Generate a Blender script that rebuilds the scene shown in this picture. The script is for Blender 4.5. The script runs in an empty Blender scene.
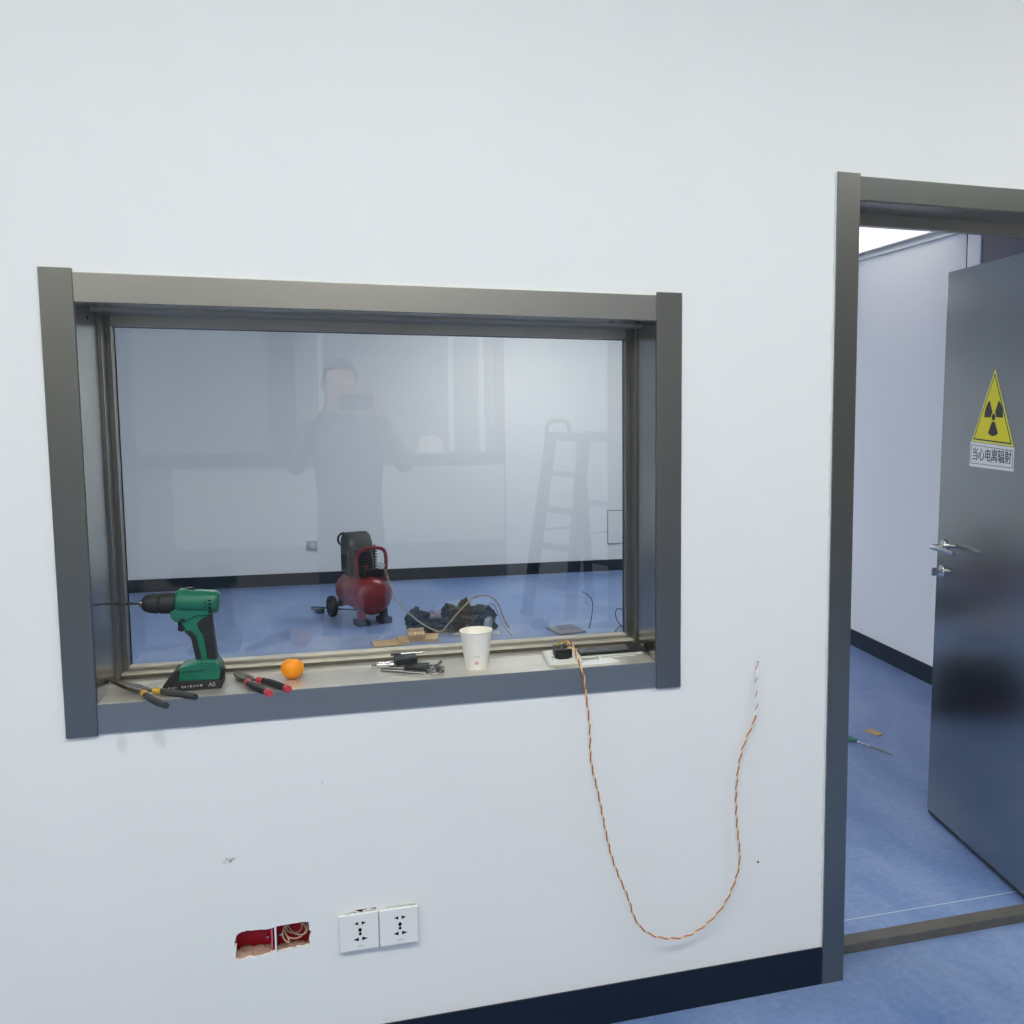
import bpy, bmesh, math, random
from mathutils import Vector, Matrix, Euler, noise
random.seed(7)
PI = math.pi
SC = bpy.context.scene
COL = SC.collection

# ------------------------------------------------------------------ materials
def lin(c):
    f = lambda v: v / 12.92 if v <= .04045 else ((v + .055) / 1.055) ** 2.4
    return tuple(f(v / 255) for v in c) + (1,)

def mat(name, rgb, rough=.5, metal=0, spec=.5, var=.0, vscale=20, bump=0, bscale=60, coat=0, trans=0, ior=1.45,
        stretch=None, aniso=0, emit=None, estr=0, alpha=1, sub=0):
    m = bpy.data.materials.new(name)
    m.use_nodes = True
    nt = m.node_tree
    b = nt.nodes['Principled BSDF']
    c = lin(rgb)
    b.inputs['Base Color'].default_value = c
    b.inputs['Roughness'].default_value = rough
    b.inputs['Metallic'].default_value = metal
    b.inputs['Specular IOR Level'].default_value = spec
    b.inputs['IOR'].default_value = ior
    b.inputs['Transmission Weight'].default_value = trans
    b.inputs['Coat Weight'].default_value = coat
    b.inputs['Alpha'].default_value = alpha
    if sub:
        b.inputs['Subsurface Weight'].default_value = sub
        b.inputs['Subsurface Radius'].default_value = (.01, .004, .002)
    if aniso:
        b.inputs['Anisotropic'].default_value = aniso
    if emit:
        b.inputs['Emission Color'].default_value = lin(emit)
        b.inputs['Emission Strength'].default_value = estr
    tc = nt.nodes.new('ShaderNodeTexCoord')
    mp = nt.nodes.new('ShaderNodeMapping')
    nt.links.new(tc.outputs['Object'], mp.inputs['Vector'])
    if stretch:
        mp.inputs['Scale'].default_value = stretch
    if var:
        n = nt.nodes.new('ShaderNodeTexNoise')
        n.inputs['Scale'].default_value = vscale
        n.inputs['Detail'].default_value = 5
        nt.links.new(mp.outputs[0], n.inputs['Vector'])
        r = nt.nodes.new('ShaderNodeMapRange')
        r.inputs['From Min'].default_value = .3
        r.inputs['From Max'].default_value = .7
        r.inputs['To Min'].default_value = 1 - var
        r.inputs['To Max'].default_value = 1 + var
        nt.links.new(n.outputs['Fac'], r.inputs['Value'])
        h = nt.nodes.new('ShaderNodeHueSaturation')
        h.inputs['Color'].default_value = c
        nt.links.new(r.outputs[0], h.inputs['Value'])
        nt.links.new(h.outputs[0], b.inputs['Base Color'])
        r2 = nt.nodes.new('ShaderNodeMapRange')
        r2.inputs['To Min'].default_value = max(.02, rough - .08)
        r2.inputs['To Max'].default_value = min(1, rough + .08)
        nt.links.new(n.outputs['Fac'], r2.inputs['Value'])
        nt.links.new(r2.outputs[0], b.inputs['Roughness'])
    if bump:
        n = nt.nodes.new('ShaderNodeTexNoise')
        n.inputs['Scale'].default_value = bscale
        n.inputs['Detail'].default_value = 4
        nt.links.new(mp.outputs[0], n.inputs['Vector'])
        bp = nt.nodes.new('ShaderNodeBump')
        bp.inputs['Strength'].default_value = bump
        bp.inputs['Distance'].default_value = .004
        nt.links.new(n.outputs['Fac'], bp.inputs['Height'])
        nt.links.new(bp.outputs[0], b.inputs['Normal'])
    return m

def floor_mat(name, a, b_, rough=.34):
    m = bpy.data.materials.new(name)
    m.use_nodes = True
    nt = m.node_tree
    b = nt.nodes['Principled BSDF']
    tc = nt.nodes.new('ShaderNodeTexCoord')
    n1 = nt.nodes.new('ShaderNodeTexNoise'); n1.inputs['Scale'].default_value = 1.7; n1.inputs['Detail'].default_value = 7
    n1.inputs['Distortion'].default_value = 1.2; n1.inputs['Roughness'].default_value = .62
    n2 = nt.nodes.new('ShaderNodeTexNoise'); n2.inputs['Scale'].default_value = 45; n2.inputs['Detail'].default_value = 3
    mp = nt.nodes.new('ShaderNodeMapping'); mp.inputs['Scale'].default_value = (1, .45, 1); mp.inputs['Rotation'].default_value = (0, 0, .5)
    nt.links.new(tc.outputs['Object'], mp.inputs[0])
    nt.links.new(mp.outputs[0], n1.inputs['Vector']); nt.links.new(tc.outputs['Object'], n2.inputs['Vector'])
    mx = nt.nodes.new('ShaderNodeMix'); mx.data_type = 'FLOAT'; mx.inputs[0].default_value = .22
    nt.links.new(n1.outputs['Fac'], mx.inputs[2]); nt.links.new(n2.outputs['Fac'], mx.inputs[3])
    cr = nt.nodes.new('ShaderNodeValToRGB')
    cr.color_ramp.elements[0].position = .36; cr.color_ramp.elements[0].color = lin(a)
    cr.color_ramp.elements[1].position = .66; cr.color_ramp.elements[1].color = lin(b_)
    nt.links.new(mx.outputs[0], cr.inputs[0]); nt.links.new(cr.outputs[0], b.inputs['Base Color'])
    r = nt.nodes.new('ShaderNodeMapRange'); r.inputs['To Min'].default_value = rough - .06; r.inputs['To Max'].default_value = rough + .14
    nt.links.new(n1.outputs['Fac'], r.inputs['Value']); nt.links.new(r.outputs[0], b.inputs['Roughness'])
    b.inputs['Specular IOR Level'].default_value = .42
    return m

M = {}
M['wall'] = mat('white_wall_paint', (233, 235, 236), .62, var=.012, vscale=1.3, bump=.05, bscale=90, spec=.3)
def add_smudges(m, spots, tone):
    nt = m.node_tree; bs = nt.nodes['Principled BSDF']
    src = bs.inputs['Base Color'].links[0].from_socket
    tc = nt.nodes.new('ShaderNodeTexCoord'); acc = None
    for (x, z, rx, rz) in spots:
        mp = nt.nodes.new('ShaderNodeMapping'); mp.vector_type = 'TEXTURE'
        mp.inputs['Location'].default_value = (x, 0, z); mp.inputs['Scale'].default_value = (rx, 1, rz)
        nt.links.new(tc.outputs['Object'], mp.inputs[0])
        ln = nt.nodes.new('ShaderNodeVectorMath'); ln.operation = 'LENGTH'; nt.links.new(mp.outputs[0], ln.inputs[0])
        r = nt.nodes.new('ShaderNodeMapRange'); r.interpolation_type = 'SMOOTHSTEP'
        r.inputs['From Min'].default_value = 1; r.inputs['From Max'].default_value = .2; r.inputs['To Max'].default_value = tone
        nt.links.new(ln.outputs['Value'], r.inputs['Value'])
        if acc is None: acc = r.outputs[0]
        else:
            a = nt.nodes.new('ShaderNodeMath'); a.operation = 'MAXIMUM'
            nt.links.new(acc, a.inputs[0]); nt.links.new(r.outputs[0], a.inputs[1]); acc = a.outputs[0]
    mx = nt.nodes.new('ShaderNodeMix'); mx.data_type = 'RGBA'; mx.inputs[7].default_value = lin((150, 152, 156))
    nt.links.new(acc, mx.inputs[0]); nt.links.new(src, mx.inputs[6]); nt.links.new(mx.outputs[2], bs.inputs['Base Color'])
add_smudges(M['wall'], [(.335, .832, .016, .032), (.405, .840, .018, .034), (.412, .826, .010, .02), (.728, .700, .004, .012)], .22)
M['farwall'] = mat('far_wall_paint', (226, 231, 235), .6, var=.012, vscale=1.1, bump=.04, bscale=80, spec=.3)
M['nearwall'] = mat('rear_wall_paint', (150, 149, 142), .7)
M['ceil'] = mat('ceiling_white', (236, 236, 234), .6)
M['floor'] = floor_mat('blue_vinyl', (88, 117, 168), (136, 157, 196))
M['navy'] = mat('navy_skirting', (10, 24, 42), .42, var=.05, vscale=8)
M['steel'] = mat('brushed_steel', (142, 141, 137), .33, 1, var=.03, vscale=90, stretch=(14, 14, .25), bump=.02, bscale=140)
M['steelh'] = mat('brushed_steel_across_lit', (172, 170, 164), .33, 1, var=.03, vscale=90, stretch=(.25, 14, 14), bump=.02, bscale=140)  # same steel brushed crosswise, base lightened to carry brighter reflected light
M['steeldoor'] = mat('brushed_steel_shaded', (122, 126, 124), .33, 1, var=.03, vscale=90, stretch=(.25, 14, 14), bump=.02, bscale=140)  # same steel, base darkened for the dim surroundings it reflects
M['steelpol'] = mat('polished_steel', (158, 158, 154), .24, 1, var=.05, vscale=7)
M['leafsteel'] = mat('door_steel', (166, 169, 164), .17, 1, var=.03, vscale=60, stretch=(9, 9, .4), bump=.012, bscale=60)
M['sillsteel'] = mat('dusty_lit_sill_steel', (206, 203, 194), .36, .62, var=.12, vscale=9)  # bright reflection on the sill put into a paler, less metallic base
M['dustrail'] = mat('dusty_rail', (196, 192, 178), .5, .35, var=.12, vscale=26)
M['stone'] = mat('dusty_threshold', (112, 110, 104), .5, .5, var=.14, vscale=16)
M['glass'] = mat('lead_glass', (236, 240, 236), 0, trans=1, ior=1.68)
M['caulk'] = mat('white_caulk', (226, 228, 224), .8, bump=.5, bscale=120)
M['plaster'] = mat('rough_plaster', (212, 212, 206), .9, bump=.6, bscale=150, var=.06, vscale=60)
M['black'] = mat('black_plastic', (30, 32, 34), .45, var=.1, vscale=40)
M['dkhole'] = mat('dark_hole', (8, 8, 9), .9)
M['rubber'] = mat('black_rubber', (33, 36, 38), .62, var=.1, vscale=50, bump=.2, bscale=200)
M['green'] = mat('green_plastic', (28, 104, 84), .42, var=.12, vscale=35)
M['chrome'] = mat('chrome', (205, 206, 206), .18, 1, var=.05, vscale=30)
M['darksteel'] = mat('dark_steel', (112, 108, 102), .42, .85, var=.12, vscale=60)
M['yellow'] = mat('yellow_band', (196, 160, 58), .55, var=.06)
M['greygrip'] = mat('dark_grey_grip', (58, 60, 62), .55, var=.1, vscale=60)
M['redband'] = mat('red_plastic', (194, 70, 82), .45)
M['orange'] = mat('tangerine_peel', (248, 152, 24), .42, var=.05, vscale=30, bump=.25, bscale=420, sub=.15)
M['stem'] = mat('dry_calyx', (118, 96, 42), .7)
M['paper'] = mat('cup_paper', (234, 232, 226), .6)
M['cupin'] = mat('cup_lining', (246, 243, 230), .45)
M['logo'] = mat('red_print', (214, 110, 110), .6)
M['greyprint'] = mat('grey_print', (150, 150, 148), .6)
M['white'] = mat('white_plastic', (232, 234, 234), .32, var=.01)
M['offwhite'] = mat('dirty_white_plastic', (214, 214, 208), .45, var=.06, vscale=40)
M['redbox'] = mat('red_box_plastic', (196, 30, 52), .5, var=.05, vscale=20)
M['mortar'] = mat('crumbly_mortar', (176, 146, 132), .95, var=.2, vscale=60, bump=.8, bscale=160)
M['pinkbox'] = mat('pink_box_plastic', (224, 92, 118), .5)
M['cream'] = mat('cream_insulation', (226, 208, 160), .55)
M['wireorange'] = mat('orange_brown_insulation', (176, 84, 40), .5)
M['wiregrey'] = mat('grey_beige_insulation', (170, 158, 140), .55)
M['red'] = mat('compressor_red', (122, 30, 34), .34, var=.06, vscale=14)
M['shroud'] = mat('grey_green_plastic', (42, 49, 48), .5, var=.06, vscale=20)
M['bag'] = mat('dark_bag_film', (22, 30, 28), .5, spec=.2, var=.35, vscale=16, bump=.5, bscale=30)
M['film'] = mat('clear_film', (206, 214, 216), .22, var=.2, vscale=20, trans=.35)
M['pinkrag'] = mat('pinkish_wrap', (150, 132, 140), .5, var=.2, vscale=24)
M['card'] = mat('cardboard', (188, 158, 118), .85, var=.08, vscale=22)
M['cardg'] = mat('grey_board', (118, 122, 134), .8, var=.08, vscale=22)
M['hose'] = mat('pale_hose', (146, 138, 112), .5)
M['yelsign'] = mat('sign_yellow', (214, 206, 24), .5)
M['palesign'] = mat('sign_pale_yellow', (206, 206, 96), .5)
M['signwhite'] = mat('sign_white', (214, 218, 222), .5)
M['signblack'] = mat('sign_black', (36, 40, 40), .55)
M['plate'] = mat('shaded_plate_plastic', (176, 186, 196), .4)  # shading of the plate against the wall put into its darker colour
M['greypanel'] = mat('pale_grey_metal', (198, 207, 214), .45)
M['led'] = mat('led_panel', (255, 255, 255), .5, emit=(253, 252, 243), estr=22.2)
M['ledfar'] = mat('led_panel_far', (255, 255, 255), .5, emit=(255, 246, 236), estr=1.05)
M['ledfarb'] = mat('led_panel_far_main', (255, 255, 255), .5, emit=(255, 250, 245), estr=20)
M['greydoor'] = mat('grey_door_paint', (98, 98, 112), .45)
M['coil'] = mat('coiled_wire_insulation', (196, 164, 138), .55)
M['alu'] = mat('ladder_aluminium', (56, 58, 58), .45, .4)
M['pane'] = mat('grey_window_pane', (160, 162, 158), .2, spec=.6)
M['mullion'] = mat('grey_mullion', (92, 96, 98), .5)
M['gap_streak'] = mat('bright_gap_streak', (240, 244, 244), .4)  # brightness of the glazing gaps put into a white colour
M['skin'] = mat('skin', (206, 160, 132), .5, sub=.1)
M['jacket'] = mat('dark_jacket', (96, 101, 108), .85, bump=.3, bscale=40)
M['trouser'] = mat('dark_trousers', (86, 90, 97), .9)
M['shoe'] = mat('black_shoe', (26, 26, 28), .5)
M['hair'] = mat('black_hair', (22, 20, 20), .6, bump=.5, bscale=120)
M['filmwhite'] = mat('white_protective_film', (240, 243, 246), .25)

# ------------------------------------------------------------------ geometry helpers
class MB:
    def __init__(s): s.bm = bmesh.new(); s.bev = False
    def box(s, c, d, rot=None, bev=0):
        r = bmesh.ops.create_cube(s.bm, size=1)
        mt = Matrix.Translation(c) @ ((rot if isinstance(rot, Matrix) else Euler(rot).to_matrix().to_4x4()) if rot is not None else Matrix()) @ Matrix.Diagonal((*d, 1))
        bmesh.ops.transform(s.bm, matrix=mt, verts=r['verts'])
        if bev:
            s.bev = True
            es = list({e for v in r['verts'] for e in v.link_edges})
            bmesh.ops.bevel(s.bm, geom=es, offset=bev, segments=2, affect='EDGES', profile=.7)
        return s
    def span(s, a, b, bev=0):
        return s.box([(a[i] + b[i]) / 2 for i in range(3)], [abs(b[i] - a[i]) for i in range(3)], bev=bev)
    def cyl(s, a, b, r, r2=None, seg=24):
        a, b = Vector(a), Vector(b); d = b - a
        q = d.to_track_quat('Z', 'Y').to_matrix().to_4x4()
        bmesh.ops.create_cone(s.bm, cap_ends=True, segments=seg, radius1=r, radius2=r if r2 is None else r2, depth=d.length,
                              matrix=Matrix.Translation((a + b) / 2) @ q)
        return s
    def lathe(s, prof, o=(0, 0, 0), ax=(0, 0, 1), seg=32, cap=True):
        q = Vector(ax).to_track_quat('Z', 'Y').to_matrix(); o = Vector(o)
        rings = []
        for r, z in prof:
            rings.append([s.bm.verts.new(o + q @ Vector((r * math.cos(2 * PI * k / seg), r * math.sin(2 * PI * k / seg), z))) for k in range(seg)])
        for i in range(len(rings) - 1):
            for k in range(seg):
                s.bm.faces.new((rings[i][k], rings[i][(k + 1) % seg], rings[i + 1][(k + 1) % seg], rings[i + 1][k]))
        if cap:
            s.bm.faces.new(rings[0][::-1]); s.bm.faces.new(rings[-1])
        return s
    def tube(s, pts, r, seg=8, closed=False, smooth=0, flat=1):
        pts = [Vector(p) for p in pts]
        for _ in range(smooth):
            n = []
            m = len(pts)
            for i in range(m if closed else m - 1):
                p, q = pts[i], pts[(i + 1) % m]
                n += [p.lerp(q, .25), p.lerp(q, .75)]
            pts = n if closed else [pts[0]] + n + [pts[-1]]
        m = len(pts); rings = []; up = None
        for i in range(m):
            if closed: t = pts[(i + 1) % m] - pts[i - 1]
            else: t = pts[min(i + 1, m - 1)] - pts[max(i - 1, 0)]
            t.normalize()
            if up is None:
                up = t.orthogonal().normalized()
            up = (up - t * up.dot(t))
            up = up.normalized() if up.length > 1e-6 else t.orthogonal().normalized()
            w = t.cross(up)
            rr = r[min(i * len(r) // m, len(r) - 1)] if isinstance(r, (list, tuple)) else r
            rings.append([s.bm.verts.new(pts[i] + (up * math.cos(2 * PI * k / seg) + w * math.sin(2 * PI * k / seg) * flat) * rr) for k in range(seg)])
        for i in range(m if closed else m - 1):
            A, B = rings[i], rings[(i + 1) % m]
            for k in range(seg):
                s.bm.faces.new((A[k], A[(k + 1) % seg], B[(k + 1) % seg], B[k]))
        if not closed:
            s.bm.faces.new(rings[0][::-1]); s.bm.faces.new(rings[-1])
        return s
    def prism(s, poly, y0, y1, bev=0, mtx=None):
        """poly in (x, z); extruded along y"""
        a = [s.bm.verts.new((x, y0, z)) for x, z in poly]
        b = [s.bm.verts.new((x, y1, z)) for x, z in poly]
        n = len(poly)
        fs = [s.bm.faces.new(a), s.bm.faces.new(b[::-1])]
        for i in range(n):
            fs.append(s.bm.faces.new((a[(i + 1) % n], a[i], b[i], b[(i + 1) % n])))
        bmesh.ops.recalc_face_normals(s.bm, faces=fs)
        if bev:
            s.bev = True
            es = list({e for f in fs[:2] for e in f.edges})
            r = bmesh.ops.bevel(s.bm, geom=es, offset=bev, segments=3, affect='EDGES', profile=.6)
        return s
    def ball(s, c, r, sc=(1, 1, 1), seg=24, rot=None):
        mt = Matrix.Translation(c) @ (Euler(rot).to_matrix().to_4x4() if rot else Matrix()) @ Matrix.Diagonal((*sc, 1))
        bmesh.ops.create_uvsphere(s.bm, u_segments=seg, v_segments=seg // 2, radius=r, matrix=mt)
        return s
    def build(s, name, m, parent=None, smooth=35):
        me = bpy.data.meshes.new(name)
        bmesh.ops.recalc_face_normals(s.bm, faces=s.bm.faces)
        s.bm.to_mesh(me); s.bm.free()
        o = link(name, me, m, parent, smooth)
        if s.bev and smooth:
            k = o.modifiers.new('normals', 'WEIGHTED_NORMAL'); k.keep_sharp = True; k.weight = 80
        return o

def link(name, me, m, parent=None, smooth=35):
    for k in (m if isinstance(m, (list, tuple)) else [m]): me.materials.append(k)
    if smooth:
        me.polygons.foreach_set('use_smooth', [True] * len(me.polygons))
        me.set_sharp_from_angle(angle=math.radians(smooth))
    o = bpy.data.objects.new(name, me); COL.objects.link(o)
    if parent: o.parent = parent
    return o

def tag(o, label, cat, kind=None, group=None):
    o['label'] = label; o['category'] = cat
    if kind: o['kind'] = kind
    if group: o['group'] = group
    return o

def empty(name, loc=(0, 0, 0), rz=0, label=None, cat=None, kind=None, group=None, rot=None):
    o = bpy.data.objects.new(name, None); COL.objects.link(o)
    o.empty_display_size = .05
    o.location = loc; o.rotation_euler = rot if rot else (0, 0, rz)
    if label: tag(o, label, cat, kind, group)
    return o

def copy_tree(o, parent=None):
    c = o.copy(); COL.objects.link(c)
    if parent: c.parent = parent
    for ch in o.children: copy_tree(ch, c)
    return c

def text_mesh(name, body, size, m, parent, loc, rot=(PI / 2, 0, 0), ext=.0004, ax='CENTER', sx=1, bold=0, double=0):
    c = bpy.data.curves.new(name, 'FONT'); c.body = body; c.size = size; c.extrude = ext; c.align_x = ax; c.align_y = 'CENTER'; c.offset = bold
    t = bpy.data.objects.new(name + '_tmp', c); COL.objects.link(t)
    dg = bpy.context.evaluated_depsgraph_get()
    me = bpy.data.meshes.new_from_object(t.evaluated_get(dg))
    bpy.data.objects.remove(t); bpy.data.curves.remove(c)
    me.transform(Matrix.Translation(loc) @ Euler(rot).to_matrix().to_4x4() @ Matrix.Diagonal((sx, 1, 1, 1)))
    if double:                              # heavier strokes
        k = bmesh.new(); k.from_mesh(me)
        g = bmesh.ops.duplicate(k, geom=k.verts[:] + k.edges[:] + k.faces[:])
        bmesh.ops.translate(k, vec=(double, 0, 0), verts=[v for v in g['geom'] if isinstance(v, bmesh.types.BMVert)])
        k.to_mesh(me); k.free()
    me.materials.clear()
    return link(name, me, m, parent, 0)

def grid_solid(name, m, xs, ys, zs, solid, parent=None):
    """a block lattice with empty cells: only the outer faces are made"""
    bm = bmesh.new(); V = {}
    nx, ny, nz = len(xs) - 1, len(ys) - 1, len(zs) - 1
    S = lambda i, j, k: 0 <= i < nx and 0 <= j < ny and 0 <= k < nz and solid((xs[i] + xs[i + 1]) / 2, (ys[j] + ys[j + 1]) / 2, (zs[k] + zs[k + 1]) / 2)
    def v(i, j, k):
        if (i, j, k) not in V: V[i, j, k] = bm.verts.new((xs[i], ys[j], zs[k]))
        return V[i, j, k]
    for i in range(nx):
        for j in range(ny):
            for k in range(nz):
                if not S(i, j, k): continue
                if not S(i - 1, j, k): bm.faces.new((v(i, j, k), v(i, j, k + 1), v(i, j + 1, k + 1), v(i, j + 1, k)))
                if not S(i + 1, j, k): bm.faces.new((v(i + 1, j, k), v(i + 1, j + 1, k), v(i + 1, j + 1, k + 1), v(i + 1, j, k + 1)))
                if not S(i, j - 1, k): bm.faces.new((v(i, j, k), v(i + 1, j, k), v(i + 1, j, k + 1), v(i, j, k + 1)))
                if not S(i, j + 1, k): bm.faces.new((v(i, j + 1, k), v(i, j + 1, k + 1), v(i + 1, j + 1, k + 1), v(i + 1, j + 1, k)))
                if not S(i, j, k - 1): bm.faces.new((v(i, j, k), v(i, j + 1, k), v(i + 1, j + 1, k), v(i + 1, j, k)))
                if not S(i, j, k + 1): bm.faces.new((v(i, j, k + 1), v(i + 1, j, k + 1), v(i + 1, j + 1, k + 1), v(i, j + 1, k + 1)))
    me = bpy.data.meshes.new(name); bm.to_mesh(me); bm.free()
    return link(name, me, m, parent, 0)

def ragged(a, b, n, amp, seed):
    """points from a to b with a torn, irregular edge"""
    rnd = random.Random(seed); out = []
    for i in range(n):
        t = i / n
        out.append((a[0] + (b[0] - a[0]) * t + rnd.uniform(-amp, amp) * (i > 0), a[1] + (b[1] - a[1]) * t + rnd.uniform(-amp, amp) * (i > 0)))
    return out

# ------------------------------------------------------------------ dimensions
T = .285                                   # thickness of the shielded wall
WX0, WX1, WZ0, WZ1 = .2934, 1.5032, .919, 1.7463      # window opening
DX0, DX1, DZ1 = 2.0285, 2.86, 2.0581                   # door opening
XL, XR, YB, ZC = -2.6, 4.5, -6.1, 3.25                  # the room the photo is taken in
FXL, FXR, FYB, FZC = -2.2, 3.7937, 6.763, 2.475         # the room beyond

# ------------------------------------------------------------------ setting
BX0, BX1, BZ0, BZ1 = .528, .700, .303, .392             # hole for the wall box
HX0, HX1, HZ0, HZ1 = 1.7675, 1.7755, .8945, .9005       # small hole for the wire
xs = sorted({XL, BX0, BX1, WX0, WX1, DX0, DX1, HX0, HX1, XR})
zs = sorted({0, BZ0, BZ1, WZ0, WZ1, DZ1, HZ0, HZ1, ZC})
def front_solid(x, y, z):
    if WX0 < x < WX1 and WZ0 < z < WZ1: return False
    if DX0 < x < DX1 and z < DZ1: return False
    if y < .06 and BX0 < x < BX1 and BZ0 < z < BZ1: return False
    if y < .06 and HX0 < x < HX1 and HZ0 < z < HZ1: return False
    return True
wf = tag(grid_solid('wall_front', M['wall'], xs, [0, .06, T], zs, front_solid),
         'white painted wall holding the steel window and the door opening', 'wall', 'structure')
# torn plaster around the box hole
outer = [(BX0, BZ0), (BX1, BZ0), (BX1, BZ1), (BX0, BZ1)]
inner = (ragged((.5345, .3135), (.590, .3145), 6, .0015, 1) + ragged((.590, .3145), (.640, .318), 5, .0015, 2) + ragged((.640, .318), (.690, .3215), 6, .0025, 3)
         + ragged((.690, .3215), (.691, .350), 3, .003, 4) + [(.6945, .3555), (.690, .358)] + ragged((.689, .360), (.688, .379), 3, .0015, 5)
         + ragged((.688, .379), (.672, .381), 2, .002, 6) + ragged((.672, .381), (.630, .379), 5, .0012, 7) + ragged((.630, .379), (.600, .3745), 3, .001, 8)
         + ragged((.600, .3745), (.560, .379), 4, .001, 9) + ragged((.560, .379), (.545, .3755), 3, .001, 10) + ragged((.543, .3745), (.536, .366), 2, .001, 13) + ragged((.536, .364), (.535, .354), 2, .001, 11)
         + [(.5325, .351), (.534, .347), (.5375, .346)] + ragged((.537, .343), (.5345, .3135), 3, .001, 12))
def ring_plate(name, m, outer, inner, y0, y1, parent):
    bm = bmesh.new()
    def loop(pts, y): return [bm.verts.new((x, y, z)) for x, z in pts]
    o0, i0 = loop(outer, y0), loop(inner, y0)
    es = []
    for L in (o0, i0):
        for k in range(len(L)): es.append(bm.edges.new((L[k], L[(k + 1) % len(L)])))
    bmesh.ops.triangle_fill(bm, use_beauty=True, edges=es)
    i1 = loop(inner, y1)
    for k in range(len(i0)): bm.faces.new((i0[k], i0[(k + 1) % len(i0)], i1[(k + 1) % len(i0)], i1[k]))
    me = bpy.data.meshes.new(name); bmesh.ops.recalc_face_normals(bm, faces=bm.faces); bm.to_mesh(me); bm.free()
    for p in me.polygons:
        if p.normal.y > .5 and abs(p.center.y - y0) < 1e-5: p.flip()
    return link(name, me, m, parent, 0)
ring_plate('plaster_edge', M['wall'], outer, inner, 0, .012, wf)
# chips and scars on the paint
rnd = random.Random(3)
sc = MB()
for (x, z, r) in [(.527, .549, .006), (.534, .546, .005), (.5385, .5495, .004), (.533, .543, .003), (.5205, .541, .003), (.5415, .5485, .002), (.547, .5525, .0012), (.614, .402, .001), (.55, .49, .001)]:
    pts = [(x + r * rnd.uniform(.6, 1.2) * math.cos(a), z + r * rnd.uniform(.5, 1) * math.sin(a)) for a in [k * PI / 4 for k in range(8)]]
    sc.prism(pts, -.0008, .001)
sc.build('plaster_scar', M['plaster'], wf, 0)
MB().ball((1.7798, -.0005, .3665), .0028, (1, .4, 1), 12).build('paint_chip', M['dkhole'], wf)

tag(MB().span((XL, YB, -.2), (XR, T, 0)).build('floor', M['floor'], None, 0), 'blue mottled vinyl floor in front of the doorway', 'floor', 'structure')
tag(MB().span((FXL, T, -.2), (FXR, FYB, 0)).build('floor_far', M['floor'], None, 0), 'blue mottled vinyl floor of the room beyond the window', 'floor', 'structure')
tag(MB().span((DX0 + .003, T - .0015, 0), (DX1 - .003, T + .0015, .0006)).build('trim_seam', M['greypanel'], None, 0), 'thin white seam line across the blue floor behind the threshold', 'floor seam', 'structure')
tag(MB().span((FXL, FYB, 0), (FXR + .1, FYB + .1, 2.9)).build('wall_back', M['farwall'], None, 0), 'white wall at the far end of the room beyond the window', 'wall', 'structure')
tag(MB().span((FXL - .1, T, 0), (FXL, FYB + .1, 2.9)).build('wall_far_left', M['farwall'], None, 0), 'white left wall of the room beyond the window', 'wall', 'structure')
# right wall of the far room with a door opening near its front end
xs2 = [FXR, FXR + .12]; ys2 = [T, 1.18, 2.25, FYB]; zs2 = [0, 2.1, 2.9]
tag(grid_solid('wall_right', M['farwall'], xs2, ys2, zs2, lambda x, y, z: not (1.18 < y < 2.25 and z < 2.1) or x > FXR + .06),
    'white side wall seen through the open doorway', 'wall', 'structure')
tag(MB().span((FXL - .1, T, FZC), (FXR + .12, FYB + .1, FZC + .1)).build('ceiling_far', M['ceil'], None, 0), 'white ceiling of the room beyond the doorway', 'ceiling', 'structure')
tag(MB().span((XL - .1, YB - .1, ZC), (XR + .1, T, ZC + .1)).build('ceiling', M['ceil'], None, 0), 'white ceiling above the photographed wall', 'ceiling', 'structure')
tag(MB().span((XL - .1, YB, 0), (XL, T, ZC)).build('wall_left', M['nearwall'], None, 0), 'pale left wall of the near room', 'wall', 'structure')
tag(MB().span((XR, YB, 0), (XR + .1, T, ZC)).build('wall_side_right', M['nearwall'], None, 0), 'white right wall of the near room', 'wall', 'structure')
tag(MB().span((-.6, YB, .35), (1.98, YB + .03, 1.0)).build('wall_rear_low', M['offwhite'], None, 0), 'pale panel below the rear glazing, mirrored in the glass', 'wall', 'structure')
tag(MB().span((2.0, YB, 0), (3.7, YB + .06, ZC)).build('wall_rear_pier', M['wall'], None, 0), 'white pier behind the step ladder, mirrored in the glass', 'wall', 'structure')
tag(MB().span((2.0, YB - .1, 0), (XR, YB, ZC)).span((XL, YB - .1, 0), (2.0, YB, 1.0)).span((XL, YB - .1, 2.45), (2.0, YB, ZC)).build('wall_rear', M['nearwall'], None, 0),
    'pale wall behind the photographer, mirrored in the glass', 'wall', 'structure')

# skirtings: flat vinyl with a rounded top edge
def skirt(name, a, b, label, h=.104, t=.006):
    tag(MB().span(a + (0,), b + (h,), bev=.0025).build(name, M['navy']), label, 'skirting', 'structure')
skirt('baseboard_front', (XL, -.006), (1.9655, .0), 'dark navy skirting along the foot of the white wall left of the door frame')
skirt('baseboard_front_right', (2.924, -.006), (XR, 0), 'dark navy skirting right of the door frame')
skirt('baseboard_back', (FXL, FYB - .006), (FXR - .006, FYB), 'dark navy skirting along the far wall behind the compressor')
skirt('baseboard_far_left', (FXL, T), (FXL + .006, FYB - .006), 'dark navy skirting along the left wall of the far room')
skirt('baseboard_right', (FXR - .006, 2.32), (FXR, FYB), 'dark navy skirting along the side wall seen through the doorway')
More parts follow.
